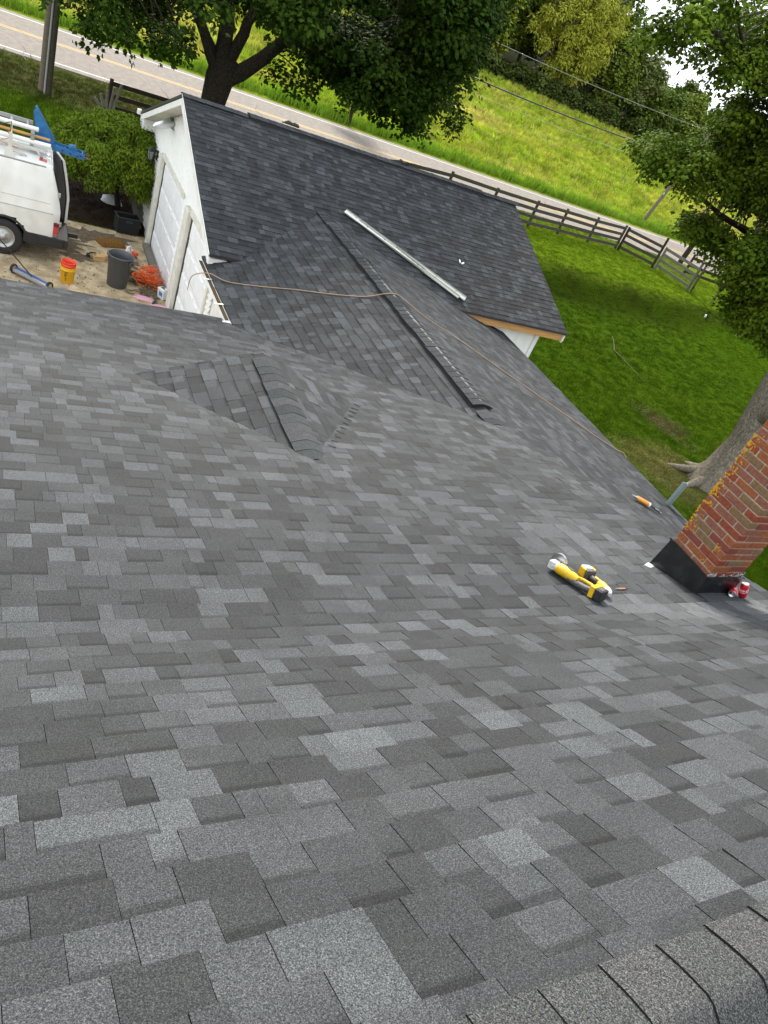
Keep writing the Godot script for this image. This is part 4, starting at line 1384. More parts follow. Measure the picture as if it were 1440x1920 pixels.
func build_trees():
	var bark_dark: Material = bark("bark_dark", lin(0.020, 0.016, 0.012), lin(0.075, 0.060, 0.046), 101)
	var bark_grey: Material = bark("bark_grey", lin(0.085, 0.070, 0.050), lin(0.30, 0.265, 0.21), 102)
	var leaf := leaf_mat("leaf_maple", lin(0.05, 0.10, 0.012))
	var spray := spray_mesh("maple", 12, 0.130, 0.27, 0.35, 201)
	# big maple between the garage and the road
	var t := thing("maple_tree", "large dark green maple behind the garage with a forked trunk", "tree", Vector3(6.5, 0, -27))
	var st := start()
	var base := Vector3.ZERO
	tube(st, [base + Vector3(0, -0.2, 0), Vector3(0, 0.25, 0), Vector3(0.0, 1.0, 0), Vector3(0.0, 2.2, 0), Vector3(0.06, 3.0, 0), Vector3(0.12, 3.6, 0)], [0.72, 0.55, 0.45, 0.40, 0.46, 0.40], 16)
	obj("trunk", st, bark_dark, t)
	var nodes := []
	var ends := [[Vector3(-0.15, 3.1, 0.1), Vector3(-1.15, 4.9, 0.4), 0.16], [Vector3(-1.15, 4.9, 0.4), Vector3(-4.0, 7.5, 1.0), 0.12], [Vector3(0.0, 3.3, 0), Vector3(-0.55, 6.5, -0.3), 0.27], [Vector3(-0.55, 6.5, -0.3), Vector3(-0.8, 11.0, -0.8), 0.2], [Vector3(0.2, 3.4, 0), Vector3(0.95, 6.2, 0.6), 0.2], [Vector3(0.95, 6.2, 0.6), Vector3(2.5, 11.0, 1.6), 0.15], [Vector3(0.25, 3.0, 0.05), Vector3(1.75, 4.6, 0.1), 0.30], [Vector3(1.75, 4.6, 0.1), Vector3(5.2, 6.4, 0.4), 0.19], [Vector3(5.2, 6.4, 0.4), Vector3(8.2, 7.0, 0.6), 0.13], [Vector3(1.75, 4.6, 0.1), Vector3(3.6, 7.8, -1.6), 0.2], [Vector3(-0.1, 3.4, -0.1), Vector3(-2.4, 7.0, -2.6), 0.18], [Vector3(5.2, 6.4, 0.4), Vector3(6.6, 4.6, 1.6), 0.09], [Vector3(-1.15, 4.9, 0.4), Vector3(-3.8, 4.7, 1.2), 0.08], [Vector3(3.6, 5.6, 0.3), Vector3(4.2, 5.0, 2.2), 0.08]]
	for e in ends:
		st = start()
		limb(st, e[0], e[1], e[2], e[2] * (0.62 if e[2] > 0.14 else 0.25), 0.05, 8)
		obj("limb", st, bark_dark, t)
		for k in 5: nodes.append(e[0].lerp(e[1], (k + 1) / 5.0))
	var cl := []
	var tries := 0
	var under := func(x: float) -> float:
		# height of the crown's underside, x from the trunk
		if x < -1.6: return 3.45 + 0.12 * (x + 3.2) * (x + 3.2)
		if x < 1.9: return 5.0 - 0.15 * absf(x)
		return 3.95 + 0.30 * sin(x * 1.9) + 0.06 * (x - 5.0) * (x - 5.0) * 0.3
	while cl.size() < 620 and tries < 20000:
		tries += 1
		var d := rdir() * pow(rr(0.25, 1.0), 0.34)
		var p := Vector3(1.35 + d.x * 7.3, 8.0 + d.y * 6.2, d.z * 6.4)
		if p.y < under.call(p.x) + 0.15 * max(p.z, 0.0) + rr(0.0, 0.35) + 1.1 * noise_a.get_noise_2d(p.x * 1.3, p.z * 1.3): continue
		if noise_a.get_noise_3d(p.x * 0.55, p.y * 0.55, p.z * 0.55) < -0.16: continue
		if absf(p.x - 0.3) < 1.5 and p.y < 5.6 and p.z > -1.0: continue
		if p.y > 9.5 and rng.randf() < 0.45: continue
		cl.append([p, rr(0.55, 0.95), int(rr(19, 30)), 0.62])
	for k in 46:
		cl.append([Vector3(rr(1.9, 6.0), rr(4.5, 6.0), rr(0.5, 2.4)), rr(0.45, 0.8), int(rr(16, 24)), 0.7])
	# hanging skirts along the lower edge
	for k in 110:
		var x := rr(-5.3, 7.9)
		if x > -1.5 and x < 1.6: continue
		var zz := rr(0.2, 4.2)
		var y: float = under.call(x) + 0.15 * zz + rr(-0.35, 0.5) - (0.35 if x > 7.5 else 0.0)
		cl.append([Vector3(x, y, zz), rr(0.25, 0.5), int(rr(6, 11)), 1.1])
	st = start()
	twigs_to(st, cl, nodes, 2, 0.028)
	kind(obj("twigs", st, bark_dark, t), "stuff")
	crown(t, spray, leaf, cl, Color(0.018, 0.038, 0.005), Color(0.050, 0.092, 0.011), 0.65, 1.35)

	# shade tree at the right of the back lawn
	var spray2 := spray_mesh("maple", 12, 0.100, 0.24, 0.30, 202)
	var s := thing("shade_tree", "green shade tree with thick grey trunk rising behind the chimney", "tree", Vector3(17.15, 0, -10.4))
	st = start()
	tube(st, [Vector3(0, -0.2, 0), Vector3(0, 0.12, 0), Vector3(0.05, 0.5, 0), Vector3(0.12, 1.4, 0), Vector3(0.1, 2.4, -0.1), Vector3(0.15, 3.6, -0.3)], [0.80, 0.60, 0.46, 0.38, 0.41, 0.40], 18)
	obj("trunk", st, bark_grey, s)
	st = start()
	tube(st, [Vector3(-0.10, 2.35, 0.2), Vector3(-0.34, 2.52, 0.42), Vector3(-0.42, 2.58, 0.48)], [0.26, 0.22, 0.15], 12)
	obj("branch_stub", st, bark_grey, s)
	for k in 7:
		st = start()
		var a := TAU * k / 7.0 + 0.3
		limb(st, Vector3(cos(a) * 0.35, 0.22, sin(a) * 0.35), Vector3(cos(a) * rr(0.9, 1.3), -0.05, sin(a) * rr(0.9, 1.3)), 0.16, 0.05, 0.05, 5)
		obj("root", st, bark_grey, s)
	var nodes2 := []
	for e in [[Vector3(0.15, 3.5, -0.3), Vector3(1.6, 5.4, -2.4), 0.24], [Vector3(1.6, 5.4, -2.4), Vector3(-0.6, 8.35, -5.0), 0.13], [Vector3(-0.6, 8.35, -5.0), Vector3(-4.2, 8.95, -5.0), 0.085], [Vector3(-1.4, 8.55, -5.0), Vector3(-3.2, 9.9, -5.0), 0.05], [Vector3(1.6, 5.4, -2.4), Vector3(1.2, 5.5, -5.6), 0.12], [Vector3(1.2, 5.5, -5.6), Vector3(-1.0, 6.0, -6.4), 0.07], [Vector3(0.15, 3.6, -0.3), Vector3(0.6, 8.5, 0.6), 0.26], [Vector3(0.15, 3.6, -0.3), Vector3(4.0, 6.4, -1.8), 0.2], [Vector3(1.2, 5.5, -5.6), Vector3(3.5, 5.0, -5.0), 0.09], [Vector3(0.15, 3.6, -0.3), Vector3(-0.4, 7.8, 3.0), 0.2]]:
		st = start()
		limb(st, e[0], e[1], e[2], e[2] * (0.62 if e[2] > 0.13 else 0.22), 0.05, 8)
		obj("limb", st, bark_dark, s)
		for k in 5: nodes2.append(e[0].lerp(e[1], (k + 1) / 5.0))
	var cl2 := []
	for lobe in [[Vector3(-0.7, 6.25, -6.0), Vector3(1.5, 0.55, 1.3), 22], [Vector3(1.7, 6.7, -5.4), Vector3(1.9, 0.9, 1.8), 40], [Vector3(2.2, 4.55, -3.6), Vector3(1.5, 1.25, 1.3), 85], [Vector3(3.4, 4.9, -3.6), Vector3(1.5, 1.5, 1.4), 50], [Vector3(3.2, 6.8, -4.0), Vector3(2.8, 1.6, 2.6), 70], [Vector3(0.8, 10.2, -5.0), Vector3(3.6, 1.6, 2.8), 46], [Vector3(0.2, 8.6, -4.8), Vector3(2.6, 0.9, 1.6), 34], [Vector3(2.4, 9.3, -1.5), Vector3(4.0, 2.6, 3.2), 80], [Vector3(1.0, 7.6, -3.6), Vector3(1.6, 1.0, 1.5), 40], [Vector3(-2.6, 9.0, -5.2), Vector3(2.4, 0.8, 1.4), 22], [Vector3(1.2, 8.8, 3.2), Vector3(4.0, 2.6, 2.8), 55], [Vector3(1.6, 5.0, -5.6), Vector3(1.2, 0.35, 0.9), 14], [Vector3(3.6, 3.7, -3.4), Vector3(1.2, 0.9, 1.0), 20], [Vector3(0.4, 7.7, -5.8), Vector3(1.6, 0.5, 1.2), 14], [Vector3(1.3, 5.4, -2.6), Vector3(1.5, 1.3, 1.4), 60]]:
		for k in lobe[2]:
			var d := rdir() * pow(rng.randf(), 0.4)
			cl2.append([lobe[0] + d * lobe[1], rr(0.4, 0.75), int(rr(15, 24)), 0.55])
	st = start()
	twigs_to(st, cl2, nodes2, 2, 0.024)
	kind(obj("twigs", st, bark_grey, s), "stuff")
	crown(s, spray2, leaf, cl2, Color(0.046, 0.082, 0.007), Color(0.145, 0.210, 0.018), 0.65, 1.3)
	# a narrow young tree by the far verge, half hidden by the maple
	var y := thing("young_tree", "slim young tree on the far verge under the maple's edge", "tree", on_ground(19.4, -46.4))
	st = start()
	limb(st, Vector3(0, -0.1, 0), Vector3(0.1, 3.4, 0), 0.14, 0.06, 0.02, 6); obj("trunk", st, bark_dark, y)
	var cy := []
	for k in 26: cy.append([Vector3(rr(-1.0, 1.0), rr(1.9, 4.6), rr(-1.0, 1.0)), 0.5, 14, 0.8])
	crown(y, spray, leaf, cy, Color(0.03, 0.065, 0.012), Color(0.06, 0.11, 0.02))
	# dry branch lying on the lawn
	var br := thing("fallen_branch", "thin dry forked branch lying on the lawn below the bank", "branch", on_ground(20.0, -18.4))
	st = start()
	tube(st, [Vector3(1.0, 0.06, -1.4), Vector3(0.5, 0.10, -0.7), Vector3(0.0, 0.05, 0.0), Vector3(-0.1, 0.05, 0.8), Vector3(-0.35, 0.04, 2.2)], [0.005, 0.008, 0.011, 0.009, 0.004], 6)
	tube(st, [Vector3(0.0, 0.05, 0.0), Vector3(-0.5, 0.2, 0.3), Vector3(-0.7, 0.3, 0.2)], [0.012, 0.008, 0.004], 6)
	obj("stem", st, mat("dry_stem", lin(0.12, 0.11, 0.06), 0.9), br)

func build_woods():
	var wb: Material = bark("bark_wood", lin(0.05, 0.042, 0.032), lin(0.16, 0.14, 0.11), 103)
	var clump := spray_mesh("oval", 14, 0.42, 0.75, 0.2, 203)
	var feather := spray_mesh("narrow", 34, 0.34, 0.75, 0.85, 204)
	var lm := leaf_mat("leaf_wood", lin(0.09, 0.14, 0.015))
	var grp := "trees at the edge of the woods"
	# x, z, height, crown radius, colour kind, label
	var list := []
	var palettes := [[Color(0.115, 0.155, 0.022), Color(0.200, 0.255, 0.040), "mid green leafy tree at the woods' edge beyond the meadow"],
		[Color(0.22, 0.250, 0.024), Color(0.36, 0.375, 0.040), "yellow-green spring tree in the woods beyond the meadow"],
		[Color(0.125, 0.155, 0.045), Color(0.225, 0.255, 0.085), "grey-green leafy tree at the woods' edge beyond the meadow"],
		[Color(0.070, 0.105, 0.016), Color(0.130, 0.180, 0.028), "dark green tree standing deep in the woods beyond the meadow"]]
	for row in 6:
		var x := 34.0 + row * 1.7
		while x < 112.0:
			var far := smooth(70.0, 82.0, x)
			var h: float = lerp(15.5, 7.5, far) * rr(0.75, 1.1) * (0.62 if row == 0 else (0.85 if row == 1 else 1.0)) * (0.8 if row > 3 else 1.0)
			var k: int = [0, 2, 3, 0, 2, 1][rng.randi() % 6] if row < 3 else [3, 0, 1, 3][rng.randi() % 4]
			list.append([x + rr(-1, 1), -88.5 - row * 3.6 + rr(-1.2, 1.2) + 0.05 * (x - 60.0), h, h * rr(0.26, 0.36), k])
			if row < 2 and x > 52.0 and x < 69.0 and rng.randf() < 0.75: list.pop_back()
			x += rr(4.0, 6.2) * (1.0 if row > 0 else 0.8) * (1.25 if row > 3 else 1.0)
	for q in list:
		var pal: Array = palettes[q[4]]
		var t := thing("woodland_tree", pal[2], "tree", on_ground(q[0], q[1]), 0.0, grp + " (" + pal[2].split(" ")[0] + ")")
		var st := start()
		var h: float = q[2]
		var lean := Vector3(rr(-0.12, 0.12), 0, rr(-0.08, 0.08)) * h
		limb(st, Vector3(0, -0.2, 0), Vector3(0, h * 0.86, 0) + lean, 0.16 + h * 0.008, 0.04, 0.02, 7)
		for k in 5:
			var a := rr(0, TAU)
			var b := Vector3(0, h * rr(0.2, 0.6), 0) + lean * 0.4
			limb(st, b, b + Vector3(cos(a) * q[3] * 0.8, h * rr(0.1, 0.25), sin(a) * q[3] * 0.8), 0.07, 0.025, 0.08, 4)
		obj("trunk", st, wb, t)
		var cl := []
		var n := int(22 + h * 2.2)
		for k in n:
			var d := rdir() * pow(rng.randf(), 0.42)
			var yy: float = 0.60 + d.y * 0.42
			cl.append([Vector3(d.x * q[3] * (1.1 - 0.3 * yy), yy * h, d.z * q[3] * (1.1 - 0.3 * yy)) + lean * yy, rr(0.6, 1.1), int(rr(7, 12)), 0.75])
		crown(t, clump, lm, cl, pal[0], pal[1], 0.7, 1.2)
	# the bright willow-like tree with a bare dark leader
	var w := thing("willow_tree", "tall bright yellow-green willow with a dark leaning trunk in the woods", "tree", on_ground(58.0, -89.0))
	var stw := start()
	var tips := [[Vector3(0, -0.2, 0), Vector3(2.2, 7.5, 1.0), 0.42], [Vector3(2.2, 7.5, 1.0), Vector3(4.5, 14.5, 1.5), 0.3], [Vector3(1.8, 6.5, 0.8), Vector3(-2.5, 13.5, 0.5), 0.2], [Vector3(2.2, 7.5, 1.0), Vector3(8.0, 12.0, 1.2), 0.18], [Vector3(3.0, 10.0, 1.2), Vector3(1.0, 15.5, 2.0), 0.15]]
	var nd := []
	for e in tips:
		limb(stw, e[0], e[1], e[2], e[2] * 0.55, 0.05, 8)
		for k in 5: nd.append(e[0].lerp(e[1], (k + 1) / 5.0))
	var cw := []
	for k in 150:
		var d := rdir() * pow(rng.randf(), 0.38)
		cw.append([Vector3(3.2 + d.x * 6.4, 8.4 + d.y * 5.6, 1.0 + d.z * 3.2), rr(0.5, 1.1), int(rr(4, 9)), 1.2])
	twigs_to(stw, cw, nd, 1, 0.05)
	obj("trunk", stw, wb, w)
	crown(w, feather, lm, cw, Color(0.22, 0.245, 0.028), Color(0.40, 0.40, 0.050), 0.8, 1.3, 0.9)
	# undergrowth along the edge
	for k in 34:
		var x := 33.0 + k * 2.35 + rr(-0.6, 0.6)
		var sh := thing("woodland_shrub", "rounded green shrub in the undergrowth at the woods' foot", "shrub", on_ground(x, -86.2 + rr(-0.8, 0.8) + 0.05 * (x - 60.0)), 0.0, "shrubs along the woods edge")
		var st := start()
		for j in 3:
			limb(st, Vector3(rr(-0.2, 0.2), -0.1, 0), Vector3(rr(-0.8, 0.8), rr(0.8, 1.6), rr(-0.6, 0.6)), 0.05, 0.02, 0.1, 4)
		obj("stem", st, wb, sh)
		var cs := []
		for j in 12:
			var d := rdir()
			cs.append([Vector3(d.x * 1.25, 1.0 + d.y * 0.8, d.z * 1.1), 0.6, 8, 0.8])
		crown(sh, clump, lm, cs, Color(0.045, 0.07, 0.016), Color(0.115, 0.145, 0.035), 0.6, 1.0)

func build_bush():
	var leaf := leaf_mat("leaf_bush", lin(0.07, 0.12, 0.012))
	var spray := spray_mesh("narrow", 14, 0.080, 0.13, 0.8, 205)
	var b := thing("weeping_tree", "round weeping ornamental tree with bright leaves beside the van", "tree", Vector3(3.0, 0.06, -20.75))
	var st := start()
	limb(st, Vector3(0.18, -0.15, 0.0), Vector3(-0.1, 1.55, 0.1), 0.085, 0.065, 0.04, 6)
	obj("trunk", st, mats.bark_dark, b)
	var cl := []
	st = start()
	for k in 60:
		var a := rr(0, TAU)
		var r := rr(0.5, 1.45)
		var top := Vector3(cos(a) * r * 0.5, 1.95 + rr(-0.1, 0.15), sin(a) * r * 0.5)
		var end := Vector3(cos(a) * r, rr(0.75, 1.3), sin(a) * r)
		tube(st, [Vector3(-0.1, 1.5, 0.1), top, top.lerp(end, 0.5) + Vector3(0, 0.25, 0), end], [0.018, 0.014, 0.008, 0.004], 5)
	obj("branches", st, mats.bark_dark, b)
	for k in 460:
		var d := rdir()
		if d.y < -0.25: d.y = -d.y * 0.5
		var rad := pow(rng.randf(), 0.28)
		var p := Vector3(d.x * 1.5, 1.25 + d.y * 0.98, d.z * 1.45) * Vector3(rad, 1, rad)
		p.y += 0.16 * noise_a.get_noise_2d(p.x * 4.0, p.z * 4.0)
		if p.y < 0.78 + rr(0, 0.25): p.y += 0.4
		cl.append([p, 0.24, 20, 0.8])
	crown(b, spray, leaf, cl, Color(0.055, 0.098, 0.008), Color(0.175, 0.245, 0.022), 0.75, 1.25, 0.9)

# ------------------------------------------------------------------ grass
func tuft_mesh(blades: int, height: float, spread: float, width: float, sd: int) -> ArrayMesh:
	var r := RandomNumberGenerator.new()
	r.seed = sd
	var st := start()
	for i in blades:
		var a := r.randf() * TAU
		var p := Vector3(cos(a), 0, sin(a)) * spread * sqrt(r.randf())
		var d := Vector3(r.randf_range(-1, 1), 0, r.randf_range(-1, 1)) * 0.45
		var h := height * r.randf_range(0.55, 1.1)
		var s := Vector3(cos(a + 1.2), 0, sin(a + 1.2)) * width
		var mid := p + Vector3(d.x * 0.35, 0.6, d.z * 0.35) * h
		var tip := p + Vector3(d.x, 0.95, d.z) * h
		var tint := r.randf_range(0.75, 1.2)
		st.set_color(Color(tint, tint, tint * 0.9))
		quad(st, p - s, p + s, mid + s * 0.7, mid - s * 0.7)
		tri(st, mid - s * 0.7, mid + s * 0.7, tip)
	return finish(st)

func build_grass():
	var gm := leaf_mat("blade", lin(0.06, 0.10, 0.01))
	var lawn := tuft_mesh(13, 0.055, 0.13, 0.005, 301)
	var xfs := []; var cols := []
	var add := func(x: float, z: float, s: float, up: float, c: Color):
		xfs.append(Transform3D(Basis(Vector3.UP, rr(0, TAU)).scaled(Vector3(s, s * up, s)), Vector3(x, gh(x, z) - 0.005, z)))
		cols.append(c)
	var vary := func(c: Color) -> Color:
		var k := rr(0.84, 1.18)
		return Color(c.r * k * rr(0.92, 1.1), c.g * k, c.b * k)
	var n := 0
	while n < 52000:
		var x := rr(8.2, 36.0); var z := rr(-35.0, -4.0)
		if x < 10.4 and z < -5.5 and z > -12.6: continue
		if x < 11.3 and z < -12.4 and z > -20.6: continue
		var k: float = clamp(14.0 / Vector2(x, z).length(), 0.25, 1.0)
		if rng.randf() > k + 0.25: continue
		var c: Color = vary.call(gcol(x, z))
		add.call(x, z, rr(0.8, 1.35), rr(0.7, 1.2), c)
		n += 1
	n = 0
	while n < 9000:
		var x := rr(-9.0, 6.5); var z := rr(-35.8, -21.2)
		if x > -0.7 and x < 5.3 and z > -24.7: continue
		add.call(x, z, rr(1.0, 1.6), rr(0.8, 1.5), vary.call(gcol(x, z)))
		n += 1
	var g := make_multi("lawn_grass", lawn, xfs, cols, gm, self)
	g.set_meta("label", "short mown grass of the lawns"); g.set_meta("category", "grass")
	xfs.clear(); cols.clear()
	var tall := tuft_mesh(14, 0.42, 0.22, 0.014, 302)
	for k in 5200:
		# unmown strip on the far verge and rough grass below the near one
		var x := rr(-22.0, 75.0)
		var z := -46.2 - absf(rng.randfn(0.0, 0.9))
		if k % 4 == 0: z = rr(-36.0, -34.2)
		var s := rr(0.5, 1.1)
		if k % 4 == 0: s *= 0.45
		if noise_a.get_noise_2d(x * 0.8, z) > 0.12: s *= 1.5
		add.call(x, z, s, rr(0.9, 1.5), vary.call(Color(0.20, 0.32, 0.03) if k % 4 else Color(0.18, 0.185, 0.055)))
	var v := make_multi("verge_grass", tall, xfs, cols, gm, self)
	v.set_meta("label", "tall unmown grass clumps along the far road verge"); v.set_meta("category", "grass")
	xfs.clear(); cols.clear()
	for k in 45000:
		var z := -47.0 - pow(rng.randf(), 1.4) * 42.0
		var x: float = rr(-25.0, 60.0) * (-z / 60.0) + 12.0
		var c: Color = vary.call(gcol(x, z))
		c = c * (1.0 + 0.7 * noise_a.get_noise_2d(x * 0.9, z * 2.4)) * rr(0.8, 1.2)
		c = c * 1.75
		if k % 16 == 0: c = Color(0.12, 0.21, 0.02) * rr(0.7, 1.2)
		elif k % 11 == 0: c = Color(0.50, 0.44, 0.15) * rr(0.7, 1.1)
		add.call(x, z, rr(0.8, 1.4), rr(0.6, 1.1), Color(c.r, c.g, c.b))
	var m := make_multi("meadow_grass", tall, xfs, cols, gm, self)
	m.set_meta("label", "bright green meadow grass beyond the road"); m.set_meta("category", "grass")

# ------------------------------------------------------------------ work van
func build_van():
	# local frame: x towards the rear bumper, z across (0 = near side, -2 = far side)
	var v := thing("work_van", "white panel work van with roof rack and open rear door", "van", Vector3(1.42, 0.0, -16.42), deg_to_rad(-2.0))
	var paint := textured("van_white", noise_tex(120, 0.008, lin(0.60, 0.59, 0.54), lin(0.74, 0.74, 0.71), 512, 5), 0.6, 0.28, null, 1.0, false)
	paint.clearcoat_enabled = true; paint.clearcoat = 0.6; paint.clearcoat_roughness = 0.2
	var blackp: Material = mats.black_plastic
	var glass := mat("van_glass", lin(0.010, 0.012, 0.014), 0.08)
	# section of the side: y -> inset from the near side
	var inset := func(y: float) -> float:
		if y < 0.62: return 0.03 * (0.62 - y) / 0.2
		if y < 1.06: return 0.0
		if y < 1.16: return 0.022 * (y - 1.06) / 0.1
		return 0.022 + 0.21 * pow((y - 1.16) / 0.80, 1.35)
	var rear_x := func(y: float) -> float:
		return 0.0 - (0.0 if y < 1.1 else 0.25 * pow((y - 1.1) / 0.9, 1.3))
	var sides := start()
	var ys := [0.46, 0.54, 0.62, 0.72, 0.84, 0.96, 1.06, 1.11, 1.16, 1.26, 1.38, 1.50, 1.62, 1.72, 1.82, 1.90]
	var wheel_c := [-1.02, -4.3]
	sides.set_smooth_group(1)
	var xs := []
	for k in 73: xs.append(-5.2 + k * 5.2 / 72.0)
	for near in [true, false]:
		var P := func(x: float, y: float) -> Vector3:
			var xx: float = min(x, rear_x.call(y)) if x > -0.6 else x
			if x > -0.001: xx = rear_x.call(y)
			var i: float = inset.call(y)
			var corner: float = 0.10 * pow(clamp((x + 0.16) / 0.16, 0.0, 1.0), 2.0)
			return Vector3(xx, y, -(i + corner) if near else -2.0 + i + corner)
		for a in xs.size() - 1:
			for b in ys.size() - 1:
				var cut := false
				for wc in wheel_c:
					var dx: float = (xs[a] + xs[a + 1]) * 0.5 - wc
					var dy: float = (ys[b] + ys[b + 1]) * 0.5 - 0.37
					if dx * dx + dy * dy < 0.46 * 0.46: cut = true
				# body ends lower behind the wheel
				if ys[b + 1] < 0.60 and xs[a] > -0.62: cut = true
				if xs[a] < -4.75 and ys[b] > 1.1: cut = true
				if cut: continue
				quad(sides, P.call(xs[a], ys[b]), P.call(xs[a + 1], ys[b]), P.call(xs[a + 1], ys[b + 1]), P.call(xs[a], ys[b + 1]))
	# nose block
	sides.set_smooth_group(-1)
	hexa(sides, [Vector3(-5.9, 0.45, -1.94), Vector3(-5.2, 0.45, -1.98), Vector3(-5.2, 0.45, -0.02), Vector3(-5.9, 0.45, -0.06), Vector3(-5.9, 0.98, -1.85), Vector3(-5.2, 1.14, -1.98), Vector3(-5.2, 1.14, -0.02), Vector3(-5.9, 0.98, -0.15)])
	obj("body", sides, paint, v)
	# roof: crowned, with shallow ribs
	var roof := start()
	roof.set_smooth_group(1)
	var R := func(x: float, t: float) -> Vector3:
		var z: float = lerp(-0.225, -1.775, t)
		var y := 1.90 + 0.115 * pow(sin(PI * t), 0.55) + (0.008 if fmod(t * 9.0, 1.0) > 0.5 and t > 0.1 and t < 0.9 else 0.0)
		var e: float = rear_x.call(1.9)
		return Vector3(min(x, e), y - 0.05 * smooth(e - 0.18, e, x), z)
	var rx := []
	for k in 31: rx.append(lerp(-4.5, float(rear_x.call(1.9)), k / 30.0))
	for a in 30:
		for b in 36:
			quad(roof, R.call(rx[a], b / 36.0), R.call(rx[a + 1], b / 36.0), R.call(rx[a + 1], (b + 1) / 36.0), R.call(rx[a], (b + 1) / 36.0))
	obj("roof", roof, paint, v)
	var st := start()
	for z in [-0.232, -1.768]:
		tube(st, [Vector3(-4.5, 1.915, z), Vector3(-0.34, 1.915, z)], [0.014, 0.014], 6)
	obj("drip_rail", st, mat("rail_grey", lin(0.36, 0.36, 0.34), 0.5), v)
	# panel seam and belt crease
	st = start()
	box_between(st, Vector3(-5.1, 1.085, 0.004), Vector3(-0.14, 1.085, 0.004), 0.008, 0.012)
	box_between(st, Vector3(-5.1, 1.27, -0.035), Vector3(-0.20, 1.27, -0.035), 0.006, 0.008)
	obj("belt_moulding", st, mat("mould", lin(0.33, 0.33, 0.31), 0.5), v)
	st = start()
	for q in [[0.20, 0.10, 0.24, 0.50], [0.0, 0.0, 0.0, 0.0]]:
		pass
	# near rear door (shut) with its window, far one swung out
	var near_door := Node3D.new(); near_door.name = "rear_door"; v.add_child(near_door)
	st = start()
	st.set_smooth_group(1)
	var dy := [0.58, 0.8, 1.0, 1.1, 1.2, 1.35, 1.5, 1.65, 1.8, 1.90]
	for b in dy.size() - 1:
		var y0: float = dy[b]; var y1: float = dy[b + 1]
		var z0: float = -(inset.call(y0) + 0.10); var z1: float = -(inset.call(y1) + 0.10)
		quad(st, Vector3(rear_x.call(y0), y0, z0), Vector3(rear_x.call(y0), y0, -1.0), Vector3(rear_x.call(y1), y1, -1.0), Vector3(rear_x.call(y1), y1, z1))
	obj("door_skin", st, paint, near_door)
	st = start()
	for b in range(4, 8):
		var y0: float = dy[b] ; var y1: float = dy[b + 1]
		var z0: float = -(inset.call(y0) + 0.15); var z1: float = -(inset.call(y1) + 0.15)
		quad(st, Vector3(rear_x.call(y0) + 0.006, y0, z0), Vector3(rear_x.call(y0) + 0.006, y0, -0.92), Vector3(rear_x.call(y1) + 0.006, y1, -0.92), Vector3(rear_x.call(y1) + 0.006, y1, z1))
	obj("window", st, glass, near_door)
	st = start()
	for y in [0.85, 1.45]:
		box(st, Vector3(rear_x.call(y) + 0.02, y, -0.14), Vector3(0.05, 0.09, 0.04))
	obj("hinge", st, mats.steel, near_door)
	# dark cargo space seen where the far door is open
	st = start()
	plain_box(st, Vector3(-2.4, 1.15, -1.0), Vector3(4.0, 1.2, 1.5)); obj("cargo_lining", st, mat("cargo", lin(0.03, 0.03, 0.03), 0.9), v)
	st = start()
	plain_box(st, Vector3(-2.6, 0.45, -1.0), Vector3(5.0, 0.10, 1.7)); obj("chassis", st, blackp, v)
	var open_door := Node3D.new(); open_door.name = "rear_door"; v.add_child(open_door, true)
	open_door.position = Vector3(0.0, 0.0, -1.88); open_door.rotation.y = deg_to_rad(13.0)
	st = start(); var seal := start(); var inner := start()
	for b in dy.size() - 1:
		var y0: float = dy[b]; var y1: float = dy[b + 1]
		var x0: float = rear_x.call(y0) * 0.8; var x1: float = rear_x.call(y1) * 0.8
		var w0: float = 0.86; var w1: float = 0.86
		hexa(st, [Vector3(x0 - 0.05, y0, 0.06), Vector3(x0, y0, 0.06), Vector3(x0, y0, w0), Vector3(x0 - 0.05, y0, w0), Vector3(x1 - 0.05, y1, 0.06), Vector3(x1, y1, 0.06), Vector3(x1, y1, w1), Vector3(x1 - 0.05, y1, w1)])
		hexa(seal, [Vector3(x0 - 0.075, y0, w0 - 0.05), Vector3(x0 - 0.05, y0, w0 - 0.05), Vector3(x0 - 0.05, y0, w0 - 0.015), Vector3(x0 - 0.075, y0, w0 - 0.015), Vector3(x1 - 0.075, y1, w1 - 0.05), Vector3(x1 - 0.05, y1, w1 - 0.05), Vector3(x1 - 0.05, y1, w1 - 0.015), Vector3(x1 - 0.075, y1, w1 - 0.015)])
	obj("door_skin", st, paint, open_door)
	obj("door_seal", seal, mats.rubber, open_door)
	# tail lamp in three fields
	var lamp := Node3D.new(); lamp.name = "tail_lamp"; v.add_child(lamp)
	var red := mat("lamp_red", lin(0.42, 0.012, 0.012), 0.15); red.clearcoat_enabled = true
	for q in [[0.875, 0.08, mat("lamp_dark", lin(0.10, 0.012, 0.014), 0.2)], [0.795, 0.075, red], [0.715, 0.075, red], [0.645, 0.06, mat("lamp_clear", lin(0.16, 0.14, 0.13), 0.15)]]:
		st = start()
		box(st, Vector3(-0.075, q[0], -0.022), Vector3(0.135, q[1], 0.05), Basis(Vector3.UP, -0.55))
		obj("lens", st, q[2], lamp)
	# bumper and tow hitch
	st = start()
	box(st, Vector3(0.10, 0.50, -1.0), Vector3(0.20, 0.18, 1.98)); box(st, Vector3(-0.14, 0.50, -0.05), Vector3(0.50, 0.20, 0.14)); obj("bumper", st, blackp, v)
	st = start()
	box(st, Vector3(0.28, 0.42, -0.86), Vector3(0.30, 0.09, 0.09)); obj("tow_hitch", st, blackp, v)
	st = start()
	box(st, Vector3(-0.42, 0.50, -0.03), Vector3(0.45, 0.22, 0.06)); obj("rocker_panel", st, blackp, v)
	st = start()
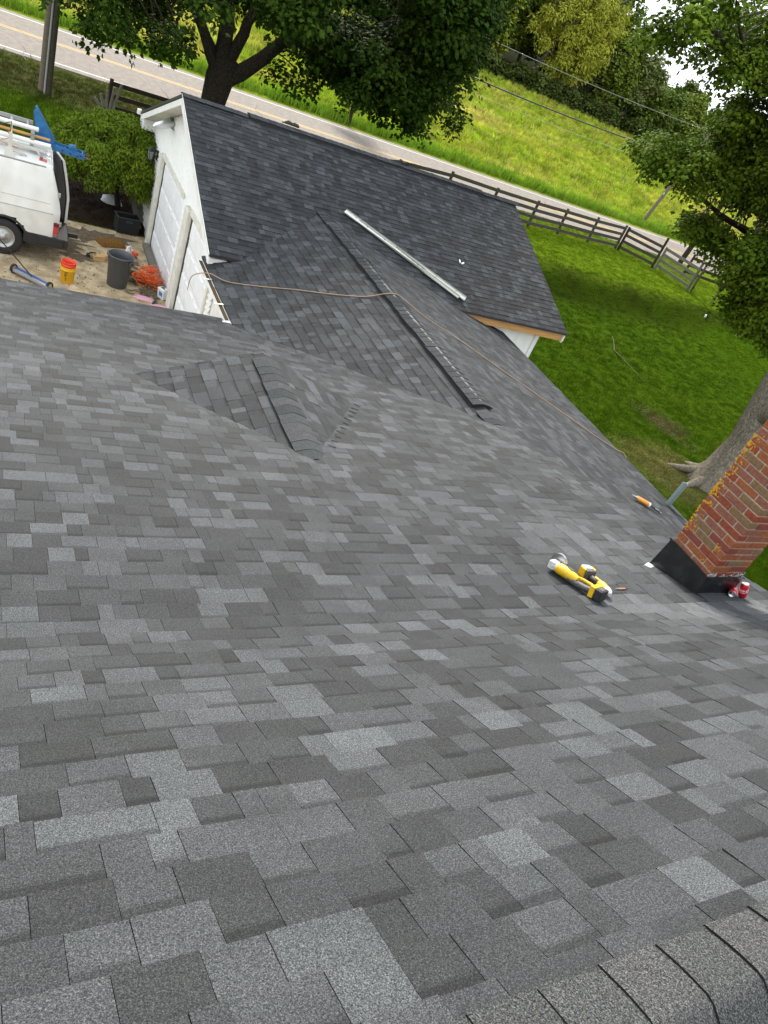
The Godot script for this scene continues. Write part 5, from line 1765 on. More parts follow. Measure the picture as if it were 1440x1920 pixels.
	box(st, Vector3(-0.40, 1.972, -0.42), Vector3(0.14, 0.02, 0.07), Basis.from_euler(Vector3(0.35, 0.0, 0.0))); obj("roof_marker_lamp", st, red, v)
	# wheels
	for wc in wheel_c:
		for z in [-0.13, -1.87]:
			var w := Node3D.new(); w.name = "wheel"; v.add_child(w, true)
			w.position = Vector3(wc, 0.375, z); w.rotation.x = PI / 2 if z > -1.0 else -PI / 2
			st = start()
			lathe(st, [Vector2(0.21, -0.11), Vector2(0.31, -0.12), Vector2(0.36, -0.095), Vector2(0.375, -0.06), Vector2(0.377, 0.0), Vector2(0.375, 0.06), Vector2(0.36, 0.095), Vector2(0.31, 0.12), Vector2(0.225, 0.105)], 36)
			obj("tyre", st, mats.rubber, w)
			st = start()
			lathe(st, [Vector2(0.225, 0.10), Vector2(0.205, 0.105), Vector2(0.19, 0.06), Vector2(0.15, 0.05), Vector2(0.12, 0.075), Vector2(0.07, 0.085), Vector2(0.06, 0.12), Vector2(0.0, 0.125)], 28)
			obj("rim", st, mat("rim_grey", lin(0.42, 0.42, 0.41), 0.4, 0.7), w)
			st = start()
			for k in 8:
				var a := TAU * k / 8
				lathe(st, [Vector2(0.012, 0.07), Vector2(0.012, 0.092), Vector2(0.0, 0.094)], 6, Transform3D(Basis(), Vector3(cos(a) * 0.10, 0, sin(a) * 0.10)))
			obj("lug_nuts", st, mats.steel, w)
	st = start()
	for wc in wheel_c:
		for k in 14:
			var a := PI * k / 14.0; var b := PI * (k + 1) / 14.0
			quad(st, Vector3(wc + cos(a) * 0.47, 0.37 + sin(a) * 0.47, 0.0), Vector3(wc + cos(b) * 0.47, 0.37 + sin(b) * 0.47, 0.0), Vector3(wc + cos(b) * 0.47, 0.37 + sin(b) * 0.47, -0.5), Vector3(wc + cos(a) * 0.47, 0.37 + sin(a) * 0.47, -0.5))
			quad(st, Vector3(wc + cos(a) * 0.44, 0.37 + sin(a) * 0.44, 0.006), Vector3(wc + cos(b) * 0.44, 0.37 + sin(b) * 0.44, 0.006), Vector3(wc + cos(b) * 0.485, 0.37 + sin(b) * 0.485, 0.002), Vector3(wc + cos(a) * 0.485, 0.37 + sin(a) * 0.485, 0.002))
	obj("wheel_arch", st, blackp, v)
	# rack: feet on the drip rail, cross bars, side rail
	var rack := Node3D.new(); rack.name = "roof_rack"; v.add_child(rack)
	var rm := mat("rack_white", lin(0.55, 0.54, 0.48), 0.5)
	for x in [-1.0, -2.9]:
		st = start()
		prism(st, PackedVector2Array([Vector2(x - 0.10, 1.92), Vector2(x + 0.10, 1.92), Vector2(x + 0.035, 2.10), Vector2(x - 0.035, 2.10)]), func(a, b, t): return Vector3(a, b, t - (b - 1.92) * 0.35), -0.27, -0.24)
		prism(st, PackedVector2Array([Vector2(x - 0.035, 2.10), Vector2(x + 0.035, 2.10), Vector2(x + 0.03, 2.36), Vector2(x - 0.03, 2.36)]), func(a, b, t): return Vector3(a, b, t - 0.063), -0.27, -0.24)
		obj("rack_foot", st, rm, rack)
		st = start()
		tube(st, [Vector3(x + 0.03, 2.08, -0.31), Vector3(x + 0.30, 1.99, -0.36), Vector3(x + 0.28, 1.96, -0.40), Vector3(x + 0.02, 2.02, -0.36)], [0.012, 0.012, 0.012, 0.012], 6)
		obj("rack_handle", st, rm, rack)
		st = start()
		tube(st, [Vector3(x, 2.30, -0.33), Vector3(x, 2.30, -1.70)], [0.02, 0.02], 8); obj("cross_bar", st, rm, rack)
	st = start()
	box_between(st, Vector3(-3.2, 2.09, -0.60), Vector3(-0.40, 2.09, -0.60), 0.05, 0.07); obj("side_rail", st, rm, rack)
	for x in [-1.52, -0.62]:
		st = start()
		box(st, Vector3(x, 2.22, -0.74), Vector3(0.07, 0.30, 0.22)); obj("clamp", st, mat("clamp_grey", lin(0.30, 0.31, 0.32), 0.45, 0.6), rack)
	st = start()
	tube(st, [Vector3(-0.52, 2.10, -0.46), Vector3(-0.46, 2.05, -0.42), Vector3(-0.42, 2.0, -0.44), Vector3(-0.45, 1.99, -0.49)], [0.018, 0.018, 0.018, 0.018], 6); obj("eye_hook", st, mats.steel, rack)
	# strap tied over the load
	st = start()
	tube(st, [Vector3(-1.02, 2.20, -0.34), Vector3(-1.0, 2.48, -0.6), Vector3(-1.6, 2.20, -0.46), Vector3(-1.45, 2.12, -0.36)], [0.012, 0.012, 0.012, 0.010], 5)
	obj("dark_strap", st, mat("strap_dark", lin(0.05, 0.03, 0.028), 0.9), rack)
	st = start()
	tube(st, [Vector3(-1.05, 2.36, -0.36), Vector3(-1.0, 2.26, -0.32), Vector3(-1.2, 2.14, -0.34), Vector3(-0.85, 2.10, -0.33)], [0.012, 0.012, 0.010, 0.010], 5)
	obj("red_strap", st, mat("strap_red", lin(0.50, 0.075, 0.03), 0.8), rack)
	var base := v.transform
	# load on the rack: each length is its own thing
	for q in [["pipe", "thick white pipe on top of the van's roof rack", Vector3(-3.0, 2.40, -0.86), Vector3(-0.52, 2.40, -0.86), 0.045, mat("pvc", lin(0.78, 0.78, 0.75), 0.35), "pipe"], ["wooden_pole", "tan wooden pole strapped along the van's roof rack", Vector3(-3.0, 2.30, -0.72), Vector3(-0.30, 2.30, -0.72), 0.026, mats.raw_wood, "pole"], ["aluminium_pole", "dull aluminium staging pole lying low on the van rack", Vector3(-3.0, 2.20, -0.66), Vector3(-0.28, 2.20, -0.66), 0.045, mats.white_paint, "pole"], ["ladder_stile", "flat grey ladder lying on the far side of van roof", Vector3(-3.2, 2.33, -1.35), Vector3(-0.62, 2.33, -1.35), 0.0, mat("ladder_grey", lin(0.42, 0.41, 0.40), 0.45, 0.5), "ladder"]]:
		var o := thing(q[0], q[1], q[6])
		o.transform = base
		st = start()
		if q[4] > 0.0:
			tube(st, [q[2], q[3]], [q[4], q[4]], 14); obj("tube", st, q[5], o)
			st = start()
			lathe(st, [Vector2(q[4] * 0.78, 0.0), Vector2(q[4] * 1.06, 0.0), Vector2(q[4] * 1.06, 0.05)], 14, Transform3D(Basis(Vector3(0, 1, 0), Vector3(-1, 0, 0), Vector3(0, 0, 1)), q[3] + Vector3(0.004, 0, 0))); obj("end_ring", st, q[5], o)
		else:
			for dz in [-0.2, 0.2]:
				st = start()
				box_between(st, q[2] + Vector3(0, 0, dz), q[3] + Vector3(0, 0, dz), 0.075, 0.03); obj("stile", st, q[5], o)
			for k in 9:
				st = start()
				var x: float = lerp(float(q[2].x) + 0.1, float(q[3].x) - 0.1, k / 8.0)
				box(st, Vector3(x, 2.34, -1.35), Vector3(0.035, 0.025, 0.38)); obj("rung", st, q[5], o)
	# blue lifting head resting on the poles behind the roof
	var blue := textured("blue_paint", noise_tex(121, 0.02, lin(0.008, 0.09, 0.24), lin(0.02, 0.17, 0.40), 256, 5), 1.5, 0.4, null, 1.0, false)
	var h := thing("pump_jack", "blue steel pump jack with roller sticking out past the van roof", "pump jack")
	h.transform = base
	st = start()
	prism(st, PackedVector2Array([Vector2(-0.52, 2.16), Vector2(-0.20, 2.13), Vector2(-0.22, 2.26), Vector2(-0.58, 2.80), Vector2(-0.64, 2.72)]), func(a, b, t): return Vector3(a, b, t), -0.875, -0.862)
	prism(st, PackedVector2Array([Vector2(-0.40, 2.16), Vector2(-0.20, 2.13), Vector2(-0.22, 2.26), Vector2(-0.58, 2.80), Vector2(-0.62, 2.76)]), func(a, b, t): return Vector3(a, b, t), -1.07, -1.058)
	box_between(st, Vector3(-0.21, 2.27, -0.965), Vector3(-0.585, 2.805, -0.965), 0.01, 0.21, Vector3(0.6, 0.5, 0))
	obj("bracket", st, blue, h)
	st = start()
	box(st, Vector3(0.06, 2.14, -0.83), Vector3(0.62, 0.115, 0.014), Basis(Vector3.BACK, -0.06))
	box(st, Vector3(0.08, 2.14, -1.06), Vector3(0.62, 0.115, 0.014), Basis(Vector3.BACK, -0.06))
	for x in [-0.16, 0.0, 0.33]:
		box(st, Vector3(x, 2.13, -0.945), Vector3(0.014, 0.09, 0.22))
	obj("cradle", st, blue, h)
	st = start()
	lathe(st, [Vector2(0.0, -0.08), Vector2(0.085, -0.08), Vector2(0.085, -0.055), Vector2(0.06, -0.03), Vector2(0.06, 0.03), Vector2(0.085, 0.055), Vector2(0.085, 0.08), Vector2(0.0, 0.08)], 18, Transform3D(Basis(Vector3.RIGHT, PI / 2), Vector3(0.14, 2.19, -0.945)), true)
	obj("roller", st, blue, h)
	st = start()
	for q in [[-0.05, 2.15], [0.10, 2.12], [0.24, 2.11], [0.30, 2.13]]:
		lathe(st, [Vector2(0.0, 0.0), Vector2(0.020, 0.0), Vector2(0.020, 0.016), Vector2(0.0, 0.02)], 8, Transform3D(Basis(Vector3.RIGHT, PI / 2), Vector3(q[0], q[1], -0.823)))
	obj("bolts", st, mat("rusty", lin(0.06, 0.03, 0.022), 0.8), h)
	st = start()
	box(st, Vector3(0.42, 2.10, -0.90), Vector3(0.14, 0.012, 0.10), Basis(Vector3.BACK, -0.2)); box(st, Vector3(0.43, 2.13, -1.02), Vector3(0.12, 0.012, 0.06), Basis(Vector3.BACK, 0.15)); obj("tine", st, mats.rusty, h)

# ------------------------------------------------------------------ things lying on the roofs
func on_main(x: float, z: float, h := 0.0) -> Vector3:
	return main_map(x, main_v(z), h + 0.008)

func build_roof_things():
	var st: SurfaceTool
	# tan air hose over the wing: up from the gutter, over the ridge, down to the eave
	var hose := thing("air_hose", "thin tan air hose running over the wing ridge to the eave", "hose")
	var pts := []
	pts.append(Vector3(3.24, 1.7, -12.5)); pts.append(Vector3(3.18, 2.1, -12.15)); pts.append(Vector3(3.30, 2.40, -11.65))
	var wl := func(x: float, z: float) -> Vector3: return wl_map(-z, (x - 3.34) / cos(atan(wl_t)), 0.016)
	var wr := func(x: float, z: float) -> Vector3: return wr_map(-z, (10.12 - x) / cos(atan(0.249)), 0.016)
	for q in [[3.55, -11.35], [4.0, -11.05], [4.5, -10.8], [5.0, -10.5], [5.45, -10.3]]: pts.append(wl.call(q[0], q[1]))
	pts.append(Vector3(5.72, 3.222, -10.22))
	pts.append(Vector3(5.9, 3.288, -10.16))
	pts.append(Vector3(6.09, 3.235, -10.1))
	for q in [[6.5, -9.95], [7.0, -9.75], [7.6, -9.35], [8.2, -8.95], [8.9, -8.55], [9.5, -8.15], [9.95, -7.95]]: pts.append(wr.call(q[0], q[1]))
	pts.append(Vector3(10.16, 2.17, -7.85)); pts.append(Vector3(10.22, 1.9, -7.8)); pts.append(Vector3(10.25, 0.1, -7.7))
	var cv := Curve3D.new()
	for i in pts.size():
		var d: Vector3 = (pts[min(i + 1, pts.size() - 1)] - pts[max(i - 1, 0)]) / 6.0
		cv.add_point(pts[i], -d, d)
	var fine := []
	for p in cv.tessellate(4, 2.0): fine.append(p)
	st = start(); tube(st, fine, [0.0078], 7)
	obj("hose_line", st, mat("hose_tan", lin(0.34, 0.225, 0.145), 0.6), hose)
	# aluminium flashing lengths lying in the valley of the garage roof
	var gn := func(x: float, z: float, h: float) -> Vector3: return gn_map(x, (-12.1 - z) / cos(atan(0.3327)), h)
	var up := Vector3(0, cos(atan(0.3327)), sin(atan(0.3327)))
	var al := mat("dull_aluminium", lin(0.60, 0.60, 0.55), 0.42, 0.65)
	for q in [["long bent aluminium flashing strip lying in the garage valley", 6.42, -14.2, 8.80, -12.42, 0.0, 0.16], ["narrower aluminium flashing strip lying against the long one", 6.75, -14.08, 8.72, -12.52, 0.13, 0.11], ["short aluminium flashing offcut beside the two long strips", 7.55, -13.62, 8.12, -13.14, 0.24, 0.12]]:
		var o := thing("flashing_strip", q[0], "flashing", Vector3.ZERO, 0.0, "aluminium flashing strips")
		var a: Vector3 = gn.call(q[1], q[2], 0.035); var b: Vector3 = gn.call(q[3], q[4], 0.035)
		var along := (b - a).normalized(); var side := along.cross(up).normalized() * -1.0
		a += side * -q[5]; b += side * -q[5]
		st = start()
		var prof := [Vector2(-q[6] * 0.5, 0.022), Vector2(-q[6] * 0.5, 0.0), Vector2(-0.01, 0.003), Vector2(0.0, 0.010), Vector2(0.012, 0.003), Vector2(q[6] * 0.5, 0.0), Vector2(q[6] * 0.5, 0.022)]
		for i in prof.size() - 1:
			var p: Vector2 = prof[i]; var r: Vector2 = prof[i + 1]
			var A := [a + side * p.x + up * p.y, a + side * r.x + up * r.y, b + side * r.x + up * r.y, b + side * p.x + up * p.y]
			var t := up * 0.002
			hexa(st, [A[0], A[1], A[2], A[3], A[0] + t, A[1] + t, A[2] + t, A[3] + t])
		obj("strip", st, al, o)
		st = start()
		for k in 6:
			var c := a.lerp(b, (k + 0.5) / 6.0)
			box(st, c + up * 0.012 + side * 0.03, Vector3(0.016, 0.008, 0.016))
		obj("nail_heads", st, mats.rusty, o)
	var sc := thing("metal_offcut", "small white twisted metal offcut lying alone on garage roof", "scrap", gn.call(9.15, -13.55, 0.02))
	st = start()
	box(st, Vector3(0, 0.012, 0), Vector3(0.13, 0.004, 0.035), Basis.from_euler(Vector3(0.32, 0.7, 0.1))); box(st, Vector3(-0.07, 0.03, -0.03), Vector3(0.10, 0.004, 0.05), Basis.from_euler(Vector3(0.5, 1.4, 0.4)))
	obj("offcut", st, mat("bright_white", lin(0.78, 0.78, 0.77), 0.5), sc)
	# caulking gun on the lawn-side slope
	var wrn := Vector3(sin(atan(0.249)), cos(atan(0.249)), 0)
	var g0: Vector3 = wr.call(8.42, -6.02); var g1: Vector3 = wr.call(9.03, -5.86)
	var gun := thing("caulking_gun", "orange sealant cartridge in a black caulking gun on the lower roof", "caulking gun")
	var gl := func(t: float, h := 0.03) -> Vector3: return g0.lerp(g1, t) + wrn * h
	st = start(); tube(st, [gl.call(0.2), gl.call(0.58)], [0.034, 0.034], 14); obj("cartridge", st, mat("orange_tube", lin(0.72, 0.28, 0.03), 0.4), gun)
	st = start(); tube(st, [gl.call(0.575), gl.call(0.625)], [0.036, 0.034], 14); obj("end_cap", st, mat("cap_white", lin(0.75, 0.75, 0.7), 0.4), gun)
	st = start(); tube(st, [gl.call(0.2), gl.call(0.12), gl.call(0.02)], [0.026, 0.014, 0.007], 10); obj("nozzle", st, mats.steel, gun)
	st = start()
	tube(st, [gl.call(0.62), gl.call(0.80)], [0.018, 0.016], 8)
	var ha: Vector3 = gl.call(0.68); var across := (g1 - g0).normalized().cross(wrn).normalized()
	tube(st, [ha, ha + across * 0.05 + (g1 - g0) * 0.10, ha + across * 0.11 + (g1 - g0) * 0.20], [0.014, 0.012, 0.010], 8)
	obj("handle", st, mats.black_plastic, gun)
	st = start()
	tube(st, [gl.call(0.7), gl.call(0.95) , gl.call(1.0) + across * 0.04, gl.call(0.92) + across * 0.08, gl.call(0.8) + across * 0.07], [0.006, 0.006, 0.006, 0.006, 0.006], 6); obj("plunger_rod", st, mats.steel, gun)
	# galvanised strip standing up by the eave, with cut flaps of underlay
	var gs := thing("metal_upright", "pale galvanised metal strip standing upright at the lower eave", "metal strip", wr.call(9.84, -6.34))
	st = start()
	box(st, Vector3(0.02, 0.23, 0), Vector3(0.10, 0.50, 0.006), Basis.from_euler(Vector3(0.12, -0.35, 0.03))); obj("strip", st, mats.galvanised, gs)
	st = start()
	box(st, Vector3(0.045, 0.23, 0.022), Vector3(0.006, 0.50, 0.05), Basis.from_euler(Vector3(0.12, -0.35, 0.03))); obj("flange", st, mats.galvanised, gs)
	st = start()
	for q in [[0.03, 0.12, 0.34, -0.2], [-0.28, 0.02, 0.12, 0.3], [-0.05, 0.04, 0.16, 0.9]]:
		prism(st, PackedVector2Array([Vector2(q[0] - 0.03, q[1] - 0.02), Vector2(q[0] + 0.03, q[1]), Vector2(q[0] + 0.08, q[1] + q[2])]), func(x, z, t): return Vector3(x, -0.249 * x + t, z), 0.0, 0.006)
	obj("sealant_smear", st, mats.asphalt_edge, gs)
	# two soft drink cans beside the chimney
	var cy := Vector3(-0.14, 0.94, -0.34).normalized()
	var cz := (EYE - Vector3(5.46, 4.2, -2.47)); cz = (cz - cy * cz.dot(cy)).normalized()
	can_thing("red soft drink can standing upright by the chimney flashing", on_main(5.47, -2.465, 0.004), Basis(cy.cross(cz), cy, cz).rotated(cy, 0.35), true)
	var side_b := Basis.from_euler(Vector3(0.0, 0.55, PI / 2 - 0.05))
	can_thing("red soft drink can lying on its side against the flashing", on_main(5.39, -2.515, 0.034), side_b, false)
	build_power_tools()

func can_thing(label: String, at: Vector3, b: Basis, upright: bool):
	var c := thing("drink_can", label, "can", at, 0.0, "drink cans")
	c.basis = b
	var red := mat("can_red", lin(0.50, 0.010, 0.022), 0.28, 0.25)
	var st := start()
	var o := 0.0 if upright else -0.06
	lathe(st, [Vector2(0.0, o + 0.006), Vector2(0.024, o), Vector2(0.028, o + 0.004), Vector2(0.033, o + 0.014), Vector2(0.033, o + 0.106), Vector2(0.0275, o + 0.117)], 28)
	obj("can_body", st, red, c)
	st = start()
	lathe(st, [Vector2(0.0275, o + 0.117), Vector2(0.0275, o + 0.1215), Vector2(0.025, o + 0.1215), Vector2(0.024, o + 0.117), Vector2(0.0, o + 0.117)], 28)
	obj("lid", st, mats.aluminium, c)
	st = start()
	box(st, Vector3(0.0, o + 0.1185, 0.006), Vector3(0.014, 0.0015, 0.022)); obj("pull_tab", st, mats.aluminium, c)
	st = start()
	prism(st, PackedVector2Array([Vector2(-0.009, -0.019), Vector2(0.009, -0.019), Vector2(0.011, -0.012), Vector2(0.006, -0.005), Vector2(-0.006, -0.005), Vector2(-0.011, -0.012)]), func(x, z, t): return Vector3(x, t, z), o + 0.1171, o + 0.1176)
	obj("opening", st, mats.black_plastic, c)
	# lettering bent round the can, and the wave under it
	var f := SystemFont.new()
	f.font_names = PackedStringArray(["Droid Serif"]); f.font_italic = true; f.font_weight = 700
	var tm := TextMesh.new()
	tm.text = "Coca-Cola"; tm.font = f; tm.font_size = 32; tm.pixel_size = 0.00085; tm.depth = 0.0006
	var white := mat("can_white", lin(0.85, 0.84, 0.82), 0.4)
	part("lettering", bent_text(tm, 0.0333, o + 0.066, 0.18), white, c)
	st = start()
	for k in 26:
		var a0 := -1.35 + k * 0.1; var a1 := a0 + 0.1
		var y0 := o + 0.048 + 0.005 * sin(a0 * 2.4); var y1 := o + 0.048 + 0.005 * sin(a1 * 2.4)
		quad(st, Vector3(sin(a0) * 0.0335, y0, cos(a0) * 0.0335), Vector3(sin(a1) * 0.0335, y1, cos(a1) * 0.0335), Vector3(sin(a1) * 0.0335, y1 + 0.003, cos(a1) * 0.0335), Vector3(sin(a0) * 0.0335, y0 + 0.003, cos(a0) * 0.0335))
	obj("wave", st, white, c)

func bent_text(tm: TextMesh, r: float, y: float, slant: float) -> ArrayMesh:
	var arr := tm.get_mesh_arrays()
	var vs: PackedVector3Array = arr[Mesh.ARRAY_VERTEX]
	var out := PackedVector3Array()
	for p in vs:
		var x := p.x + p.y * slant
		var rr2 := r + p.z
		out.append(Vector3(sin(x / r) * rr2, y + p.y + x * 0.08, cos(x / r) * rr2))
	var fresh := []
	fresh.resize(Mesh.ARRAY_MAX)
	fresh[Mesh.ARRAY_VERTEX] = out
	if arr[Mesh.ARRAY_INDEX] != null: fresh[Mesh.ARRAY_INDEX] = arr[Mesh.ARRAY_INDEX]
	var m := ArrayMesh.new()
	m.add_surface_from_arrays(Mesh.PRIMITIVE_TRIANGLES, fresh)
	var st := SurfaceTool.new()
	st.create_from(m, 0)
	st.generate_normals()
	return st.commit()

func build_power_tools():
	var st: SurfaceTool
	var yel := textured("tool_yellow", noise_tex(130, 0.03, lin(0.56, 0.33, 0.004), lin(0.78, 0.47, 0.01), 256, 5), 5.0, 0.42, null, 1.0, false)
	var grey := textured("tool_grey", noise_tex(131, 0.03, lin(0.025, 0.025, 0.026), lin(0.12, 0.115, 0.11), 256, 5), 5.0, 0.6, null, 1.0, false)
	var silver := textured("tool_silver", noise_tex(132, 0.03, lin(0.42, 0.42, 0.41), lin(0.66, 0.66, 0.65), 256, 4), 5.0, 0.45, null, 1.0, false)
	# grinder: head at the far left, battery towards the ridge
	var a := on_main(3.76, -2.90, 0.0); var b := on_main(3.87, -2.46, 0.0)
	var g := thing("angle_grinder", "yellow and black cordless angle grinder lying on the main roof", "grinder")
	var ax := (b - a).normalized()
	var n := (main_map(3.8, main_v(-2.7), 0.1) - main_map(3.8, main_v(-2.7), 0.0)).normalized()
	var sd := ax.cross(n).normalized()
	g.transform = Transform3D(Basis(ax, n, sd), a)
	st = start(); tube(st, [Vector3(0.055, 0.048, 0), Vector3(0.075, 0.050, 0), Vector3(0.13, 0.050, 0), Vector3(0.20, 0.046, 0), Vector3(0.235, 0.042, 0)], [0.038, 0.043, 0.042, 0.036, 0.030], 16); obj("motor_housing", st, yel, g)
	st = start(); tube(st, [Vector3(-0.012, 0.050, 0), Vector3(0.015, 0.050, 0), Vector3(0.058, 0.048, 0)], [0.026, 0.036, 0.036], 12); box(st, Vector3(0.012, 0.052, 0.0), Vector3(0.055, 0.062, 0.066)); obj("gear_head", st, silver, g)
	var disc := Transform3D(Basis(Vector3.RIGHT, PI / 2) * Basis(Vector3.FORWARD, 0.0), Vector3(0.012, 0.066, -0.062))
	st = start(); lathe(st, [Vector2(0.0, 0.0), Vector2(0.063, 0.0), Vector2(0.063, 0.003), Vector2(0.0, 0.003)], 28, disc, true); obj("cutting_disc", st, silver, g)
	st = start()
	for k in 16:
		var t0 := PI * 0.9 + PI * k / 16.0; var t1 := PI * 0.9 + PI * (k + 1) / 16.0
		var c := Vector3(0.012, 0.066, -0.045)
		var P := func(t: float, r: float, z: float) -> Vector3: return c + Vector3(cos(t) * r, -sin(t) * r, z)
		quad(st, P.call(t0, 0.067, 0.0), P.call(t1, 0.067, 0.0), P.call(t1, 0.067, -0.024), P.call(t0, 0.067, -0.024))
		quad(st, P.call(t0, 0.025, 0.0), P.call(t1, 0.025, 0.0), P.call(t1, 0.067, 0.0), P.call(t0, 0.067, 0.0))
	obj("guard", st, mats.steel, g)
	st = start(); tube(st, [Vector3(0.17, 0.030, 0.012), Vector3(0.24, 0.026, 0.016), Vector3(0.32, 0.030, 0.012), Vector3(0.365, 0.034, 0.0)], [0.026, 0.025, 0.024, 0.026], 12); obj("handle", st, grey, g)
	st = start(); tube(st, [Vector3(0.20, 0.050, -0.02), Vector3(0.25, 0.052, -0.045), Vector3(0.32, 0.050, -0.052), Vector3(0.365, 0.046, -0.035)], [0.016, 0.013, 0.013, 0.016], 10); obj("guard_bar", st, yel, g)
	st = start(); box(st, Vector3(0.385, 0.045, -0.005), Vector3(0.038, 0.085, 0.10)); obj("battery_mount", st, yel, g)
	st = start(); box(st, Vector3(0.432, 0.044, -0.005), Vector3(0.060, 0.080, 0.095)); obj("battery", st, mats.black_plastic, g)
	st = start(); box(st, Vector3(0.4635, 0.044, -0.03), Vector3(0.003, 0.05, 0.012)); box(st, Vector3(0.432, 0.0855, -0.005), Vector3(0.035, 0.003, 0.06)); obj("battery_label", st, grey, g)
	st = start(); box(st, Vector3(0.15, 0.0925, -0.008), Vector3(0.05, 0.002, 0.022)); obj("switch", st, grey, g)
	# impact driver lying behind it
	var d := thing("impact_driver", "small yellow cordless impact driver behind the angle grinder", "driver")
	var a2 := on_main(4.02, -2.80, 0.0); var b2 := on_main(4.00, -2.56, 0.0)
	var ax2 := (b2 - a2).normalized(); var sd2 := ax2.cross(n).normalized()
	d.transform = Transform3D(Basis(ax2, n, sd2), a2)
	st = start(); tube(st, [Vector3(0.16, 0.036, 0.0), Vector3(0.19, 0.037, 0.0), Vector3(0.26, 0.037, 0.01)], [0.026, 0.034, 0.032], 14); obj("motor_housing", st, yel, d)
	st = start(); tube(st, [Vector3(0.255, 0.037, 0.008), Vector3(0.285, 0.036, 0.012), Vector3(0.31, 0.034, 0.016)], [0.033, 0.030, 0.014], 14); obj("nose_cone", st, silver, d)
	st = start(); tube(st, [Vector3(0.19, 0.034, -0.01), Vector3(0.13, 0.032, -0.012), Vector3(0.065, 0.032, 0.0)], [0.019, 0.018, 0.021], 12); obj("grip", st, grey, d)
	st = start(); tube(st, [Vector3(0.17, 0.052, -0.01), Vector3(0.10, 0.052, -0.006)], [0.010, 0.009], 8); obj("grip_strip", st, yel, d)
	st = start(); box(st, Vector3(0.03, 0.040, 0.0), Vector3(0.055, 0.072, 0.085)); obj("battery_mount", st, grey, d)
	st = start()
	box(st, Vector3(0.005, 0.045, 0.045), Vector3(0.06, 0.065, 0.018)); box(st, Vector3(0.005, 0.045, -0.045), Vector3(0.06, 0.065, 0.018)); obj("battery_side", st, yel, d)
	st = start(); box(st, Vector3(-0.012, 0.062, 0.0), Vector3(0.055, 0.035, 0.07)); obj("battery", st, silver, d)
	# pencil-like bit
	var p0 := on_main(4.17, -2.63, 0.004); var p1 := on_main(4.31, -2.62, 0.004)
	var pen := thing("carpenter_pencil", "short orange carpenter pencil lying beside the yellow tools", "pencil")
	st = start(); tube(st, [p0.lerp(p1, 0.28), p0.lerp(p1, 0.76)], [0.0055, 0.0055], 6); obj("barrel", st, mat("pencil_orange", lin(0.62, 0.30, 0.12), 0.6), pen)
	st = start(); tube(st, [p0.lerp(p1, 0.76), p1], [0.0052, 0.0015], 6); obj("tip", st, mats.black_plastic, pen)
	st = start(); tube(st, [p0, p0.lerp(p1, 0.28)], [0.004, 0.0045], 6); obj("ferrule", st, mats.steel, pen)

# ------------------------------------------------------------------ things on the drive
func pile_line(n: int, r: float, h: float, loops: float, sd: int, c: Vector3, wob := 0.5) -> Array:
	var q := RandomNumberGenerator.new(); q.seed = sd
	var pts := []
	var ph := q.randf() * TAU
	for i in n:
		var t := float(i) / n
		var a := t * TAU * loops + ph
		var rad := r * (0.45 + 0.55 * absf(sin(t * 9.3 + sd))) * (1.0 + wob * sin(a * 2.7 + sd))
		pts.append(c + Vector3(cos(a) * rad + 0.12 * r * sin(a * 5.1), 0.016 + h * (0.5 + 0.5 * sin(a * 1.7 + t * 14.0)) * (1.0 - 0.55 * rad / (r * 1.5)), sin(a) * rad * 0.85 + 0.12 * r * cos(a * 4.3)))
	return pts

